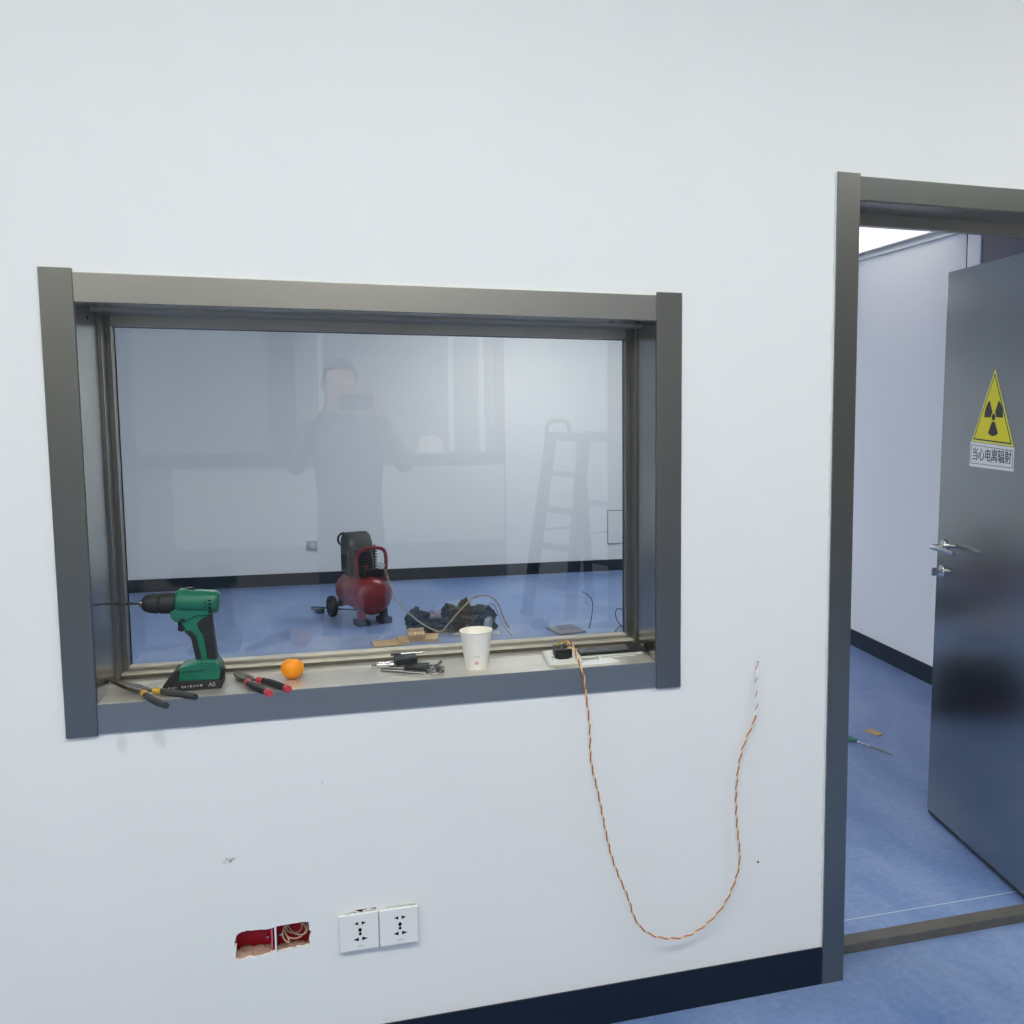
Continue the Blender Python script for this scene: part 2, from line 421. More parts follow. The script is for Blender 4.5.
# metal angle under the ceiling of the far room
tag(MB().span((FXR - .022, 2.3, 2.428), (FXR, FYB, 2.440)).build('trim_right', M['greypanel'], None, 0),
    'grey metal angle strip where the side wall meets the ceiling', 'ceiling trim', 'structure')
tag(MB().span((FXL, FYB - .022, 2.428), (FXR - .022, FYB, 2.440)).build('trim_back', M['greypanel'], None, 0),
    'grey metal angle strip where the far wall meets the ceiling', 'ceiling trim', 'structure')

# ------------------------------------------------------------------ observation window
w = empty('window_1', ((WX0 + WX1) / 2, 0, WZ0), 0, 'wide lead glass observation window in a brushed steel frame', 'window', 'structure')
w.location = (0, 0, 0)
f = -.007
MB().span((.2347, f, .8525), (WX0, .03, 1.8123), bev=.0012).build('casing', M['steel'], w)
MB().span((WX1, f, .8525), (1.5651, .03, 1.8123), bev=.0012).build('casing', M['steel'], w)
MB().span((WX0, f + .003, WZ1), (WX1, .03, 1.8045), bev=.0012).build('header', M['steelh'], w)
MB().span((WX0, f + .003, .8555), (WX1, .03, WZ0), bev=.0012).build('sill_face', M['steelh'], w)
g = .0015
MB().span((WX0, .0, WZ0), (WX0 + g, .22, WZ1)).build('reveal', M['steelpol'], w, 0)
MB().span((WX1 - g, .0, WZ0), (WX1, .22, WZ1)).build('reveal', M['steelpol'], w, 0)
MB().span((WX0, .0, WZ1 - g), (WX1, .22, WZ1)).build('reveal_top', M['steelpol'], w, 0)
sill = MB().span((WX0, -.003, WZ0 - .003), (WX1, .22, WZ0 + .0006)).build('sill', M['sillsteel'], w, 0)
# stepped inner frame holding the glass
BL, BR, BB, BT = .3115, 1.4835, .941, 1.7135
MB().span((WX0, .218, WZ0), (BL, .25, WZ1), bev=.001).span((WX0, .175, WZ0), (WX0 + .008, .218, WZ1), bev=.001).build('glazing_bead', M['steel'], w)
MB().span((BR, .218, WZ0), (WX1, .25, WZ1), bev=.001).span((WX1 - .008, .175, WZ0), (WX1, .218, WZ1), bev=.001).build('glazing_bead', M['steel'], w)
MB().span((BL, .218, BT), (BR, .25, WZ1), bev=.001).span((WX0, .12, WZ1 - .008), (WX1, .218, WZ1), bev=.001).build('glazing_bead_top', M['steelh'], w)
MB().span((BL, .221, WZ0), (BR, .25, BB - .0024)).build('glazing_bead_bottom', M['steelh'], w, 0)
MB().span((BL, .2185, BB - .0024), (BR, .25, BB), bev=.0006).build('bead_cap', M['dustrail'], w)
MB().span((WX0 + .006, .196, WZ0), (WX1 - .006, .2185, WZ0 + .0105)).build('sill_rail', M['darksteel'], w, 0)  # dark steel carries the shadow under the cap in its colour
MB().span((WX0 + .006, .188, WZ0 + .0105), (WX1 - .006, .2185, WZ0 + .0130), bev=.0006).build('rail_cap', M['dustrail'], w)
MB().span((WX0 + .006, .150, WZ0), (WX1 - .006, .170, WZ0 + .0028), bev=.0006).build('drain_lip', M['sillsteel'], w)
MB().span((WX0 - .0, .25, WZ0), (BL - .008, T + .004, WZ1)).span((BR + .008, .25, WZ0), (WX1, T + .004, WZ1)).span((BL - .008, .27, WZ0), (BR + .008, T + .004, BB - .012)).span((BL - .008, .27, BT + .008), (BR + .008, T + .004, WZ1)).build('rear_frame', M['steel'], w, 0)
MB().span((BL - .006, .252, BB - .012), (BR + .006, .268, BT + .006)).build('glass_pane', M['glass'], w, 0)
# dark rubber gaskets
MB().span((BL - .002, .2485, BB), (BL + .0016, .2525, BT)).span((BR - .0016, .2485, BB), (BR + .002, .2525, BT)).span((BL, .2485, BT - .0016), (BR, .2525, BT + .002)).build('gasket', M['black'], w, 0)
# screw holes and pencil mark in the steel
MB().cyl((WX0 + g - .001, .094, 1.722), (WX0 + g + .0006, .094, 1.722), .0042, seg=14).build('screw_hole', M['dkhole'], w)
MB().cyl((1.412, .07, WZ1 - g - .0006), (1.412, .07, WZ1 - g + .001), .006, seg=14).build('screw_hole', M['dkhole'], w)
# caulk line round the casing
ck = MB(); rnd = random.Random(11)
def caulk(mb, a, b, n, wid, y=-.0022):
    a, b = Vector(a), Vector(b); d = (b - a).normalized(); nrm = Vector((-d.y, d.x))
    L = []; R = []
    for i in range(n + 1):
        p = a.lerp(b, i / n); L.append(p - nrm * .0015); R.append(p + nrm * wid * rnd.uniform(.35, 1.15))
    poly = [(p.x, p.y) for p in L] + [(p.x, p.y) for p in R[::-1]]
    mb.prism(poly, y, .002)
caulk(ck, (1.5651, 1.8123), (1.5651, .8525), 46, .0045)
caulk(ck, (.2347, .8525), (.2347, 1.8123), 40, .0035)
caulk(ck, (1.503, 1.8045), (.2934, 1.8045), 50, .005)
caulk(ck, (.2934, .8555), (1.503, .8555), 50, .005)
ck.build('caulk', M['caulk'], w, 0)

# ------------------------------------------------------------------ door frame, threshold and leaf
t1 = empty('trim_door', (0, 0, 0), 0, 'brushed steel frame around the open doorway', 'door frame', 'structure')
MB().span((1.9667, -.007, 0), (DX0, .03, 2.1237), bev=.0012).build('casing', M['steel'], t1)
MB().span((DX1, -.007, 0), (2.922, .03, 2.1237), bev=.0012).build('casing', M['steel'], t1)
MB().span((DX0, -.004, DZ1), (DX1, .03, 2.1175), bev=.0012).build('header', M['steeldoor'], t1)
MB().span((DX0, 0, 0), (DX0 + .002, T + .004, DZ1)).build('jamb', M['steel'], t1, 0)
MB().span((DX1 - .002, 0, 0), (DX1, T + .004, DZ1)).build('jamb', M['steel'], t1, 0)
MB().span((DX0, 0, DZ1 - .002), (DX1, T + .004, DZ1)).build('head_lining', M['steelh'], t1, 0)
MB().span((DX0, .137, 2.0235), (DX1, .165, DZ1 - .001), bev=.001).build('door_stop', M['steelh'], t1)
MB().span((DX0 + .001, .137, .0), (DX0 + .022, .165, 2.0235), bev=.001).build('door_stop', M['steel'], t1)
ck = MB()
caulk(ck, (1.9667, .0), (1.9667, 2.1237), 90, .0055)
ck.build('caulk', M['caulk'], t1, 0)
tag(MB().span((DX0, .110, 0), (DX1, .165, .027), bev=.002).build('trim_threshold', M['stone']), 'dusty grey metal threshold strip across the doorway floor', 'threshold', 'structure')

ang = math.atan2(-.9952, -.0978)
LEAN = (-.0095, 0, ang)
d1 = empty('door_1', (2.7624, .2436, 0), ang, 'open steel door leaf with a lever handle and radiation sign', 'door', 'structure', None, LEAN)
LZ0, LZ1, LU0, LU1 = .026, 2.0222, -.672, .058
MB().span((LU0, 0, LZ0), (LU1, .042, LZ1), bev=.0015).build('door_leaf', M['leafsteel'], d1)
MB().span((LU0 + .002, .004, .012), (LU1 - .002, .038, LZ0)).build('bottom_seal', M['black'], d1, 0)
# lever handle
h = empty('lever_handle', (0, 0, 0)); h.parent = d1
hz = 1.037
MB().lathe([(.0, 0), (.026, 0), (.026, .006), (.02, .009), (.0, .009)], (-.617, 0, hz), (0, -1, 0), 28, False).build('rose', M['chrome'], h)
MB().tube([(-.617, -.004, hz), (-.617, -.042, hz), (-.613, -.052, hz), (-.604, -.056, hz), (-.56, -.056, hz + .001), (-.50, -.054, hz), (-.440, -.050, hz - .003)], .0088, 14, smooth=2).build('lever', M['chrome'], h)
k = empty('thumb_turn', (0, 0, 0)); k.parent = d1
MB().lathe([(0, 0), (.024, 0), (.024, .006), (.019, .009), (0, .009)], (-.622, 0, .944), (0, -1, 0), 28, False).build('rose', M['chrome'], k)
MB().cyl((-.622, -.006, .944), (-.622, -.028, .944), .0065, seg=16).box((-.622, -.034, .944), (.011, .016, .03), bev=.003).build('knob', M['chrome'], k)
MB().span((LU0 - .0015, .008, .86), (LU0 + .001, .034, 1.09)).build('lock_faceplate', M['chrome'], d1, 0)
MB().span((LU0 - .014, .012, .915), (LU0, .028, .935), bev=.001).span((LU0 - .011, .012, .878), (LU0, .028, .906), bev=.001).build('latch_bolt', M['darksteel'], d1)
# hinges on the hidden edge
for z in (.3, 1.05, 1.8):
    MB().cyl((LU1 + .006, .004, z - .05), (LU1 + .006, .004, z + .05), .007, seg=14).build('hinge', M['chrome'], d1)

# warning sign stuck to the leaf
sg = empty('warning_sign', (2.7620, .2396, 0), ang, 'yellow triangular radiation warning sign with a white caption on the steel door', 'sign', None, None, LEAN)
tri = [(-.4425, 1.4262), (-.1605, 1.4188), (-.3007, 1.668)]
def shrink(tri, d):
    c = (sum(p[0] for p in tri) / 3, sum(p[1] for p in tri) / 3)
    r = .081
    return [(c[0] + (x - c[0]) * (1 - d / r), c[1] + (z - c[1]) * (1 - d / r)) for x, z in tri]
MB().prism(tri, -.0016, -.0002).build('triangle_plate', M['palesign'], sg, 0)
MB().prism(shrink(tri, .007), -.0019, -.0015).build('black_border', M['signblack'], sg, 0)
MB().prism(shrink(tri, .0115), -.0022, -.0018).build('yellow_field', M['yelsign'], sg, 0)
cx, cz = -.2965, 1.511
tre = MB()
def sector(a0, a1, r0, r1, n=10):
    return [(cx + r0 * math.cos(a0 + (a1 - a0) * i / n), cz + r0 * math.sin(a0 + (a1 - a0) * i / n)) for i in range(n + 1)] + \
           [(cx + r1 * math.cos(a1 + (a0 - a1) * i / n), cz + r1 * math.sin(a1 + (a0 - a1) * i / n)) for i in range(n + 1)]
R_ = math.radians
for a in (0, 120, 240): tre.prism(sector(R_(a + 0 - 1), R_(a + 62), .0165, .062), -.0025, -.0021)
tre.prism([(cx + .0115 * math.cos(2 * PI * i / 20), cz + .0115 * math.sin(2 * PI * i / 20)) for i in range(20)], -.0025, -.0021)
tre.build('radiation_trefoil', M['signblack'], sg, 0)
cap = [(-.4515, 1.3405), (-.1555, 1.3405), (-.157, 1.4165), (-.449, 1.4245)]
MB().prism(cap, -.0014, -.0002).build('caption_plate', M['signwhite'], sg, 0)
fr = MB()
a_, b_, c_, d_ = (-.4445, 1.352), (-.163, 1.352), (-.164, 1.407), (-.4425, 1.414)
for p, q in ((a_, b_), (b_, c_), (c_, d_), (d_, a_)): fr.tube([(p[0], -.0014, p[1]), (q[0], -.0014, q[1])], .0011, 4)
fr.build('caption_border', M['signblack'], sg, 0)
text_mesh('caption_text', '当心电离辐射', .046, M['signblack'], sg, (-.3039, -.0015, 1.381), sx=.96, double=.0011)

# film-wrapped steel door in the side wall
d2 = empty('door_2', (0, 0, 0), 0, 'dark steel door with white filmed casing behind the open leaf', 'door', 'structure')
MB().span((FXR - .02, 2.135, 0), (FXR + .03, 2.2516, 2.42), bev=.004).build('filmed_casing', M['filmwhite'], d2)
MB().span((FXR - .004, 2.2516, 0), (FXR + .03, 2.285, 2.42)).build('dark_gap', M['dkhole'], d2, 0)
MB().span((FXR - .012, 1.18, 0), (FXR + .03, 2.135, 2.42)).build('door_leaf', M['greydoor'], d2, 0)

# ------------------------------------------------------------------ lamps
def panel(x0, y0, x1, y1, z, label, m, group):
    o = empty('ceiling_light', ((x0 + x1) / 2, (y0 + y1) / 2, z), 0, label, 'light', None, group)
    a, b = (x1 - x0) / 2, (y1 - y0) / 2
    fr = MB()
    for A, B in (((-a, -b), (a, -b + .02)), ((-a, b - .02), (a, b)), ((-a, -b), (-a + .02, b)), ((a - .02, -b), (a, b))):
        fr.span((*A, -.012), (*B, 0))
    fr.build('frame', M['white'], o, 0)
    MB().span((-a + .02, -b + .02, -.008), (a - .02, b - .02, -.002)).build('diffuser', m, o, 0)
for x, y, t in [(3.4, -1.7, 'ceiling light panel nearest the doorway'), (1.0, -1.9, 'ceiling light panel above the photographer'), (-1.4, -1.9, 'ceiling light panel near the left wall'),
                (-1.2, -4.7, 'rear ceiling light panel near the left wall'), (.9, -4.7, 'rear ceiling light panel by the glazing')]:
    panel(x - .6, y - .3, x + .6, y + .3, ZC, t, M['led'], 'near room ceiling lights')
panel(3.17, 2.35, 3.768, 3.55, FZC, 'glowing ceiling light panel visible above the side wall through the doorway', M['ledfar'], 'far room ceiling lights')
for x, y, t in [(2.2, 5.4, 'ceiling light panel near the far wall'), (.4, 1.5, 'ceiling light panel just beyond the glass'), (-1.3, 3.0, 'ceiling light panel at the left of the far room')]:
    panel(x - .6, y - .3, x + .6, y + .3, FZC, t, M['ledfarb'], 'far room ceiling lights')

# ------------------------------------------------------------------ wall box, wire, sockets
jb = empty('wall_box', (0, 0, 0), 0, 'open red double wall box set in torn plaster, with a coiled wire inside', 'junction box')
def shell(x0, x1, z0, z1, y0, y1, t=.0015):
    return (MB().span((x0, y1 - t, z0), (x1, y1, z1)).span((x0, y0, z0), (x0 + t, y1, z1)).span((x1 - t, y0, z0), (x1, y1, z1))
            .span((x0, y0, z0), (x1, y1, z0 + t)).span((x0, y0, z1 - t), (x1, y1, z1)))
shell(.5315, .6105, .306, .389, .006, .052).build('box_shell', M['redbox'], jb, 0)
shell(.6165, .6965, .306, .389, .006, .052).build('box_shell', M['redbox'], jb, 0)
MB().span((.6095, .002, .306), (.6125, .05, .388)).build('box_rim', M['pinkbox'], jb, 0)
MB().span((.6165, .0005, .3155), (.6205, .004, .383), bev=.0006).span((.6075, .001, .3145), (.6185, .006, .3215), bev=.0006).build('joining_strip', M['white'], jb)
mo = MB()
rn = random.Random(5)
for i in range(26):
    x = rn.uniform(.537, .607); mo.ball((x, rn.uniform(.010, .046), .309 + rn.uniform(0, .006)), rn.uniform(.006, .010), (1.6, 1.2, .9), 8)
for i in range(16):
    x = rn.uniform(.625, .69); mo.ball((x, rn.uniform(.012, .046), .309 + rn.uniform(0, .004)), rn.uniform(.005, .008), (1.6, 1.2, .8), 8)
mo.build('mortar_rubble', M['mortar'], jb, 0)
MB().cyl((.6005, .012, .350), (.6005, .022, .350), .0026, seg=12).build('screw_boss', M['chrome'], jb)
MB().cyl((.6275, .012, .351), (.6275, .022, .351), .0026, seg=12).build('screw_boss', M['chrome'], jb)
pts = []
for i in range(44):
    a = 2.4 + i / 43 * 2 * PI * 2.3
    r = .012 + .0125 * (i / 43)
    pts.append((.653 + r * 1.15 * math.cos(a) + .006 * i / 43, .040 - .026 * i / 43, .354 - .004 * (i / 43) + r * 1.05 * math.sin(a)))
MB().tube(pts + [(.634, .040, .350), (.630, .048, .362)], .0017, 8, smooth=1).build('coiled_wire', M['coil'], jb)
MB().tube([(.645, .049, .385), (.640, .036, .365), (.652, .028, .342), (.676, .020, .338), (.686, .012, .352), (.683, .022, .374), (.676, .046, .386)], .0017, 8, smooth=2).build('coiled_wire', M['wiregrey'], jb)

def socket(x, z, y, tilt, label):
    o = empty('wall_socket', (x, y, z), 0, label, 'socket', None, None, (0, tilt, 0))
    MB().span((-.043, -.0085, -.043), (.043, 0, .043), bev=.0018).build('face_plate', M['white'], o)
    MB().span((-.031, 0, -.03), (.031, .034, .03)).build('back_module', M['white'], o, 0)
    s = MB()
    def slot(cx, cz, w_, h_, flip):
        p = [(-w_, 0), (w_, h_), (w_, -h_)] if flip else [(-w_, h_), (w_, 0), (-w_, -h_)]
        s.prism([(cx + a, cz + b) for a, b in p], -.0088, -.0083)
    slot(-.0055, .0215, .0044, .0044, True); slot(.011, .0215, .0044, .0046, False)
    slot(-.0068, -.0165, .0058, .0046, True); slot(.0125, -.0160, .0062, .0046, False)
    s.prism([(.0025 + .0040 * math.cos(t), .0055 + .0046 * math.sin(t)) for t in [i * PI / 8 for i in range(16)]], -.0088, -.0083)
    s.prism([(.0025 + .0034 * math.cos(t), -.0042 + .0034 * math.sin(t)) for t in [i * PI / 8 for i in range(16)]], -.0088, -.0083)
    s.span((.0015, -.0088, -.004), (.0035, -.0083, .005))
    s.build('pin_slots', M['dkhole'], o, 0)
    MB().span((-.003, -.0087, -.0330), (.0085, -.0084, -.0318)).build('maker_mark', M['greyprint'], o, 0)
    return o
socket(.753 + .043, .2981 + .043, -.002, R_(-.35), 'white five-hole wall socket, left of the pair above the skirting')
socket(.753 + .0877 + .043, .2990 + .0432, -.0045, R_(.15), 'white five-hole wall socket, right of the pair above the skirting')
pl = MB()
rn = random.Random(8)
for i in range(15):
    x = .772 + i * .0042; pl.ball((x, .0005, .385 + rn.uniform(-.001, .004) + .0025 * math.sin(i * .7)), rn.uniform(.0025, .0045), (1.5, .7, .8), 8)
for i in range(9):
    x = .862 + i * .007; pl.ball((x, .0005, .387 + rn.uniform(-.001, .002)), rn.uniform(.002, .0035), (1.6, .7, .7), 8)
pl.build('plaster_crumb', M['plaster'], wf, 0)
MB().span((.785, -.0006, .3845), (.834, .001, .3905)).span((.838, -.0006, .294), (.852, .001, .3)).build('wall_gap', M['dkhole'], wf, 0)

tw = empty('twisted_wire', (0, 0, 0), 0, 'orange and cream twisted wire pair hanging from the sill to the wall hole', 'wire')
path = [(1.2960, .105, .9520), (1.2985, .098, .9610), (1.3030, .088, .9655), (1.3085, .070, .9630), (1.3120, .045, .9500), (1.3135, .020, .9350), (1.3150, .000, .9250), (1.3190, -.013, .9120), (1.3220, -.018, .8900),
        (1.3226, -.020, .8685), (1.3330, -.021, .7900), (1.3335, -.022, .7443), (1.3340, -.024, .690), (1.3480, -.026, .6300), (1.3570, -.028, .5850), (1.3680, -.030, .5200), (1.3840, -.031, .4450),
        (1.4060, -.031, .3850), (1.4270, -.030, .3350), (1.4390, -.029, .2850), (1.4580, -.028, .2530), (1.4840, -.026, .2290), (1.5200, -.025, .2130), (1.5660, -.024, .2060), (1.6080, -.023, .2160), (1.6570, -.022, .2490), (1.6860, -.021, .2830), (1.7060, -.020, .3250),
        (1.7215, -.020, .3700), (1.7210, -.020, .4200), (1.7140, -.020, .4700), (1.7090, -.020, .5400), (1.7110, -.020, .6000), (1.7180, -.019, .6540), (1.7350, -.018, .7060), (1.7560, -.017, .7450), (1.7650, -.015, .7750), (1.7660, -.013, .8050), (1.7640, -.010, .8350), (1.7670, -.006, .8700), (1.7710, -.001, .8960), (1.7715, .02, .8975)]
P_ = [Vector(p) for p in path]
for _ in range(4):
    n = [P_[0]]
    for a, b in zip(P_, P_[1:]): n += [a.lerp(b, .25), a.lerp(b, .75)]
    P_ = n + [P_[-1]]
# even spacing
D = [0]
for a, b in zip(P_, P_[1:]): D.append(D[-1] + (b - a).length)
def along(s):
    lo, hi = 0, len(D) - 1
    while hi - lo > 1:
        m_ = (lo + hi) // 2
        if D[m_] <= s: lo = m_
        else: hi = m_
    return P_[lo].lerp(P_[hi], (s - D[lo]) / max(1e-9, D[hi] - D[lo]))
N_ = 560
def strand(ph, rad, i0=0, i1=N_):
    out = []
    for i in range(i0, i1 + 1):
        s = D[-1] * i / N_
        p = along(s); t = (along(min(D[-1], s + .004)) - along(max(0, s - .004))).normalized()
        u = t.cross(Vector((0, 1, 0)));  u = u.normalized() if u.length > .05 else Vector((1, 0, 0))
        v = t.cross(u)
        a = s * 2 * PI / .034 + ph
        out.append(p + (u * math.cos(a) + v * math.sin(a)) * rad)
    return out
MB().tube(strand(0, .0014), .0016, 6).build('orange_strand', M['wireorange'], tw)
MB().tube(strand(PI, .0014), .0016, 6).build('cream_strand', M['cream'], tw)
MB().tube(strand(PI, .0012, 512, 560), .0036, 8).build('white_sleeve', M['white'], tw)

# ------------------------------------------------------------------ things on the sill
SZ = WZ0 + .0006
# cordless drill, seen side on
dr = empty('cordless_drill', (.475, .0875, SZ), 0, 'green cordless drill standing on its battery at the left end of the steel sill', 'drill')
DZ = .0
def dp(poly, half, name, m, par, bev=.004, yc=0, dz=0):
    return MB().prism([(x - .475, z + dz - SZ) for x, z in poly], yc - half, yc + half, bev=bev).build(name, m, par, 50)
body = MB()
body.lathe([(.0, -.0425), (.018, -.0425), (.0235, -.040), (.0255, -.034), (.0262, .01), (.0262, .034), (.0245, .0415), (.019, .0455), (0, .0455)], (.478 - .475, 0, 1.1105 - SZ), (1, 0, -.05), 32, False)
body.prism([(x - .475, z - SZ) for x, z in [(.4385, 1.132), (.4451, 1.1395), (.4607, 1.1398), (.4718, 1.1372), (.5144, 1.1328), (.518, 1.122), (.516, 1.1), (.440, 1.1)]], -.012, .012, bev=.003)
body.prism([(x - .475, z - SZ) for x, z in [(.4265, 1.092), (.4275, 1.079), (.4355, 1.0696), (.4578, 1.0693), (.4763, 1.0800), (.506, 1.0815), (.506, 1.1), (.4342, 1.1)]], -.019, .019, bev=.004)
hs = body.build('housing', M['green'], dr, 50)
vt = MB()
for i in range(4): vt.box((.5065 - .475 - .0003 * i, -.0245 + .0008 * abs(i - 1.5), 1.1155 - .0083 * i - SZ), (.0052, .006, .0034), bev=.001)
for i in range(2): vt.box((.497 - .475, -.0252, 1.111 - .0083 * i - SZ), (.003, .004, .003), bev=.0008)
vt.build('vent_slots', M['dkhole'], hs, 0)
MB().box((.4665 - .475, 0, 1.1395 - SZ), (.014, .012, .006), bev=.0015).build('speed_switch', M['black'], dr)
MB().box((.4500 - .475, -.019, 1.0745 - SZ), (.010, .004, .006), bev=.001).build('direction_switch', M['black'], dr)
ck_ = MB()
ck_.lathe([(0, 0), (.0075, 0), (.0095, .0015), (.0145, .003), (.0185, .008), (.0215, .020), (.0222, .032), (.0205, .034), (.0205, .036), (.0226, .0375), (.0228, .066), (0, .066)], (.3695 - .475, 0, 1.1115 - SZ), (1, 0, -.045), 36, False)
ck_.build('chuck', M['rubber'], dr, 30)
MB().lathe([(0, -.0045), (.0042, -.0045), (.0085, -.002), (.0105, .0025), (0, .004)], (.3690 - .475, 0, 1.1115 - SZ), (1, 0, -.045), 20, False).build('chuck_nose', M['chrome'], dr)
bt = MB(); q = 26
bt.tube([(.2962 - .475, 0, 1.1148 - SZ), (.37 - .475, 0, 1.1115 - SZ)], .0024, 8)
for ph in (0, PI):
    bt.tube([(.2985 - .475 + .058 * i / q, .0018 * math.cos(ph + i * .75), 1.1147 - .0026 * i / q - SZ + .0018 * math.sin(ph + i * .75)) for i in range(q + 1)], .0014, 5)
bt.build('drill_bit', M['black'], dr)
HP = [(.4362, 1.0846), (.5056, 1.0825), (.5129, .9807), (.4766, .9809), (.4652, 1.0324), (.4503, 1.0511), (.4399, 1.0694)]
dp([(.4430, 1.0840), (.5050, 1.0825), (.5125, .9780), (.4745, .9780), (.4652, 1.0324), (.4540, 1.0500), (.4445, 1.0694)], .0155, 'grip', M['green'], dr, .005)
dp([(.4524, 1.0474), (.4640, 1.0501), (.4766, 1.0367), (.4849, .9843), (.4725, .9837), (.4645, 1.0324)], .0168, 'grip_rubber', M['rubber'], dr, .003)
dp([(.4778, 1.0645), (.4872, 1.0740), (.5060, 1.0826), (.5144, .9807), (.4957, .9820), (.4893, 1.0384), (.4817, 1.0491)], .0168, 'grip_rubber', M['rubber'], dr, .003)
dp([(.4382, 1.0720), (.4530, 1.0700), (.4505, 1.0466), (.4445, 1.0455), (.4378, 1.0490), (.4392, 1.0590)], .008, 'trigger', M['black'], dr, .002)
dp([(.4388, .9400), (.4424, .9707), (.4743, .9800), (.4836, .9854), (.5138, .9815), (.5236, .9640), (.5212, .9385)], .034, 'foot_housing', M['green'], dr, .004)
ft = MB()
for i in range(8): ft.box((.449 - .475 + .0058 * i, -.0345, .9615 - SZ + .0002 * i), (.0032, .003, .0015))
ft.build('foot_slots', M['dkhole'], dr, 0)
bp_ = MB()
bp_.prism([(x - .475, z - SZ) for x, z in [(.4079, .9200), (.4079, .9330), (.4309, .9630), (.4408, .9642), (.4400, .9420), (.5249, .9392), (.5231, .9204), (.5200, .9198), (.4120, .9198)]], -.0375, .0375, bev=.003)
bat = bp_.build('battery', M['rubber'], dr, 40)
MB().box((.4275 - .475, -.030, .9545 - SZ), (.0215, .005, .0015), (0, -R_(53), 0)).build('battery_edge', M['greyprint'], dr, 0)
MB().box((.526 - .475, -.01, .9535 - SZ), (.006, .03, .014), bev=.002).build('release_tab', M['black'], dr)
text_mesh('battery_text', 'A5', .0125, M['greyprint'], bat, (.5060 - .475, -.0377, .9305 - SZ), bold=.0002)
mk = MB()
for i, (x, wd_) in enumerate([(.421, .005), (.4285, .004), (.434, .003), (.447, .004), (.452, .005), (.458, .003), (.464, .006), (.471, .004), (.477, .005), (.484, .006)]):
    mk.box((x - .475, -.0377, .9285 + (x - .42) * .03 - SZ), (wd_ * .8, .0004, .0045 - (i % 3) * .001))
mk.build('battery_print', M['greyprint'], bat, 0)

def plier(name, loc, rz, tiltx, label, L, jaw, gripm, bandm, endm, spread, style):
    """lies flat: tip towards +x, handles towards -x"""
    o = empty(name, loc, 0, label, 'pliers', None, None, (0, tiltx, rz))
    for s in (1, -1):
        if style == 'long':
            poly = [(0, 0), (jaw * .98, s * .0006), (jaw, s * .0022), (jaw * .55, s * .0100), (.012, s * .0145), (-.012, s * .0120), (-.018, s * .002)]
        else:
            poly = [(0, 0), (jaw * .95, s * .0004), (jaw, s * .003), (jaw * .75, s * .0075), (.016, s * .0125), (-.008, s * .0120), (-.018, s * .002)]
        mb = MB()
        mb.prism(poly, -.0045 + (.0008 if s > 0 else 0), .0045, bev=.0012)
        mb.bm.transform(Matrix(((1, 0, 0, 0), (0, 0, 1, 0), (0, 1, 0, 0), (0, 0, 0, 1))))
        mb.build('jaw', M['darksteel'], o, 40)
    MB().cyl((0, 0, -.006), (0, 0, .006), .0062, seg=20).cyl((0, 0, .006), (0, 0, .0066), .0035, seg=6).build('pivot', M['chrome'] if style == 'long' else M['darksteel'], o)
    for s in (1, -1):
        a = spread
        c = [(-.012, -s * .004), (-.028, -s * .0105), (-.05, -s * (.016 + a * .01)), (-.085, -s * (.018 + a * .032)), (-(L - jaw) * .86, -s * (.016 + a * .05)), (-(L - jaw), -s * (.015 + a * .060))]
        P3 = [Vector((x, y, 0)) for x, y in c]
        hd = MB().tube(P3[:3], [.0045, .0048, .005], 10, smooth=2, flat=.8).build('handle', M['darksteel'], o)
        gr = MB().tube([P3[1].lerp(P3[2], .35)] + P3[2:], [.0066, .0082, .0090, .0090, .0084, .0078], 14, smooth=3, flat=.85).build('grip', gripm, o)
        i0, i1 = P3[1].lerp(P3[2], .15), P3[1].lerp(P3[2], .85)
        MB().tube([i0, i0.lerp(i1, .5), i1], .0088, 14, smooth=1, flat=.85).build('band', bandm, o)
        if endm:
            e0, e1 = P3[-2].lerp(P3[-1], .55), P3[-1]
            d = (e1 - e0).normalized()
            MB().tube([e0, e1, e1 + d * .002], [.0092, .0092, .0076], 14, flat=.85).build('end_cap', endm, o)
    return o
# yellow-banded pliers: tip at the left reveal, handles over the sill edge
plier('pliers', (.3640, .0480, SZ + .0125), math.atan2(.091, -.095), R_(-4), 'dark grey pliers with yellow bands lying across the left corner of the sill', .222, .092, M['greygrip'], M['yellow'], None, .33, 'long')
plier('pliers', (.5730, .0850, SZ + .0095), math.atan2(.135, -.079), 0, 'black pliers with red bands and red tipped handles between the drill and the tangerine', .212, .062, M['rubber'], M['redband'], M['redband'], .10, 'short')

tg = empty('tangerine', (.6675, .095, SZ + .0236), 0, 'small bright orange tangerine on the sill right of the red-tipped pliers', 'fruit')
fb = bmesh.new(); bmesh.ops.create_uvsphere(fb, u_segments=40, v_segments=24, radius=.0252)
for v in fb.verts:
    a = math.atan2(v.co.y, v.co.x); t = v.co.z / .0252
    v.co.z *= .975
    if t > .7: v.co.z -= (t - .7) * .012 * (1 + .25 * math.cos(9 * a))
    v.co.x *= 1 + .012 * math.cos(3 * a); 
fm = bpy.data.meshes.new('peel'); fb.to_mesh(fm); fb.free()
pe = link('peel', fm, M['orange'], tg, 180); pe.rotation_euler = (R_(-16), R_(8), 0)
cl = MB()
for i in range(5):
    a = i * 2 * PI / 5
    cl.tube([(0, 0, .0212), (.0026 * math.cos(a), .0026 * math.sin(a), .0215), (.0048 * math.cos(a), .0048 * math.sin(a), .0208)], [.0013, .0011, .0006], 6)
cl.cyl((0, 0, .020), (.0004, 0, .0228), .0014, .001, 8)
c_ = cl.build('calyx', M['stem'], tg); c_.rotation_euler = (R_(-16), R_(8), 0)

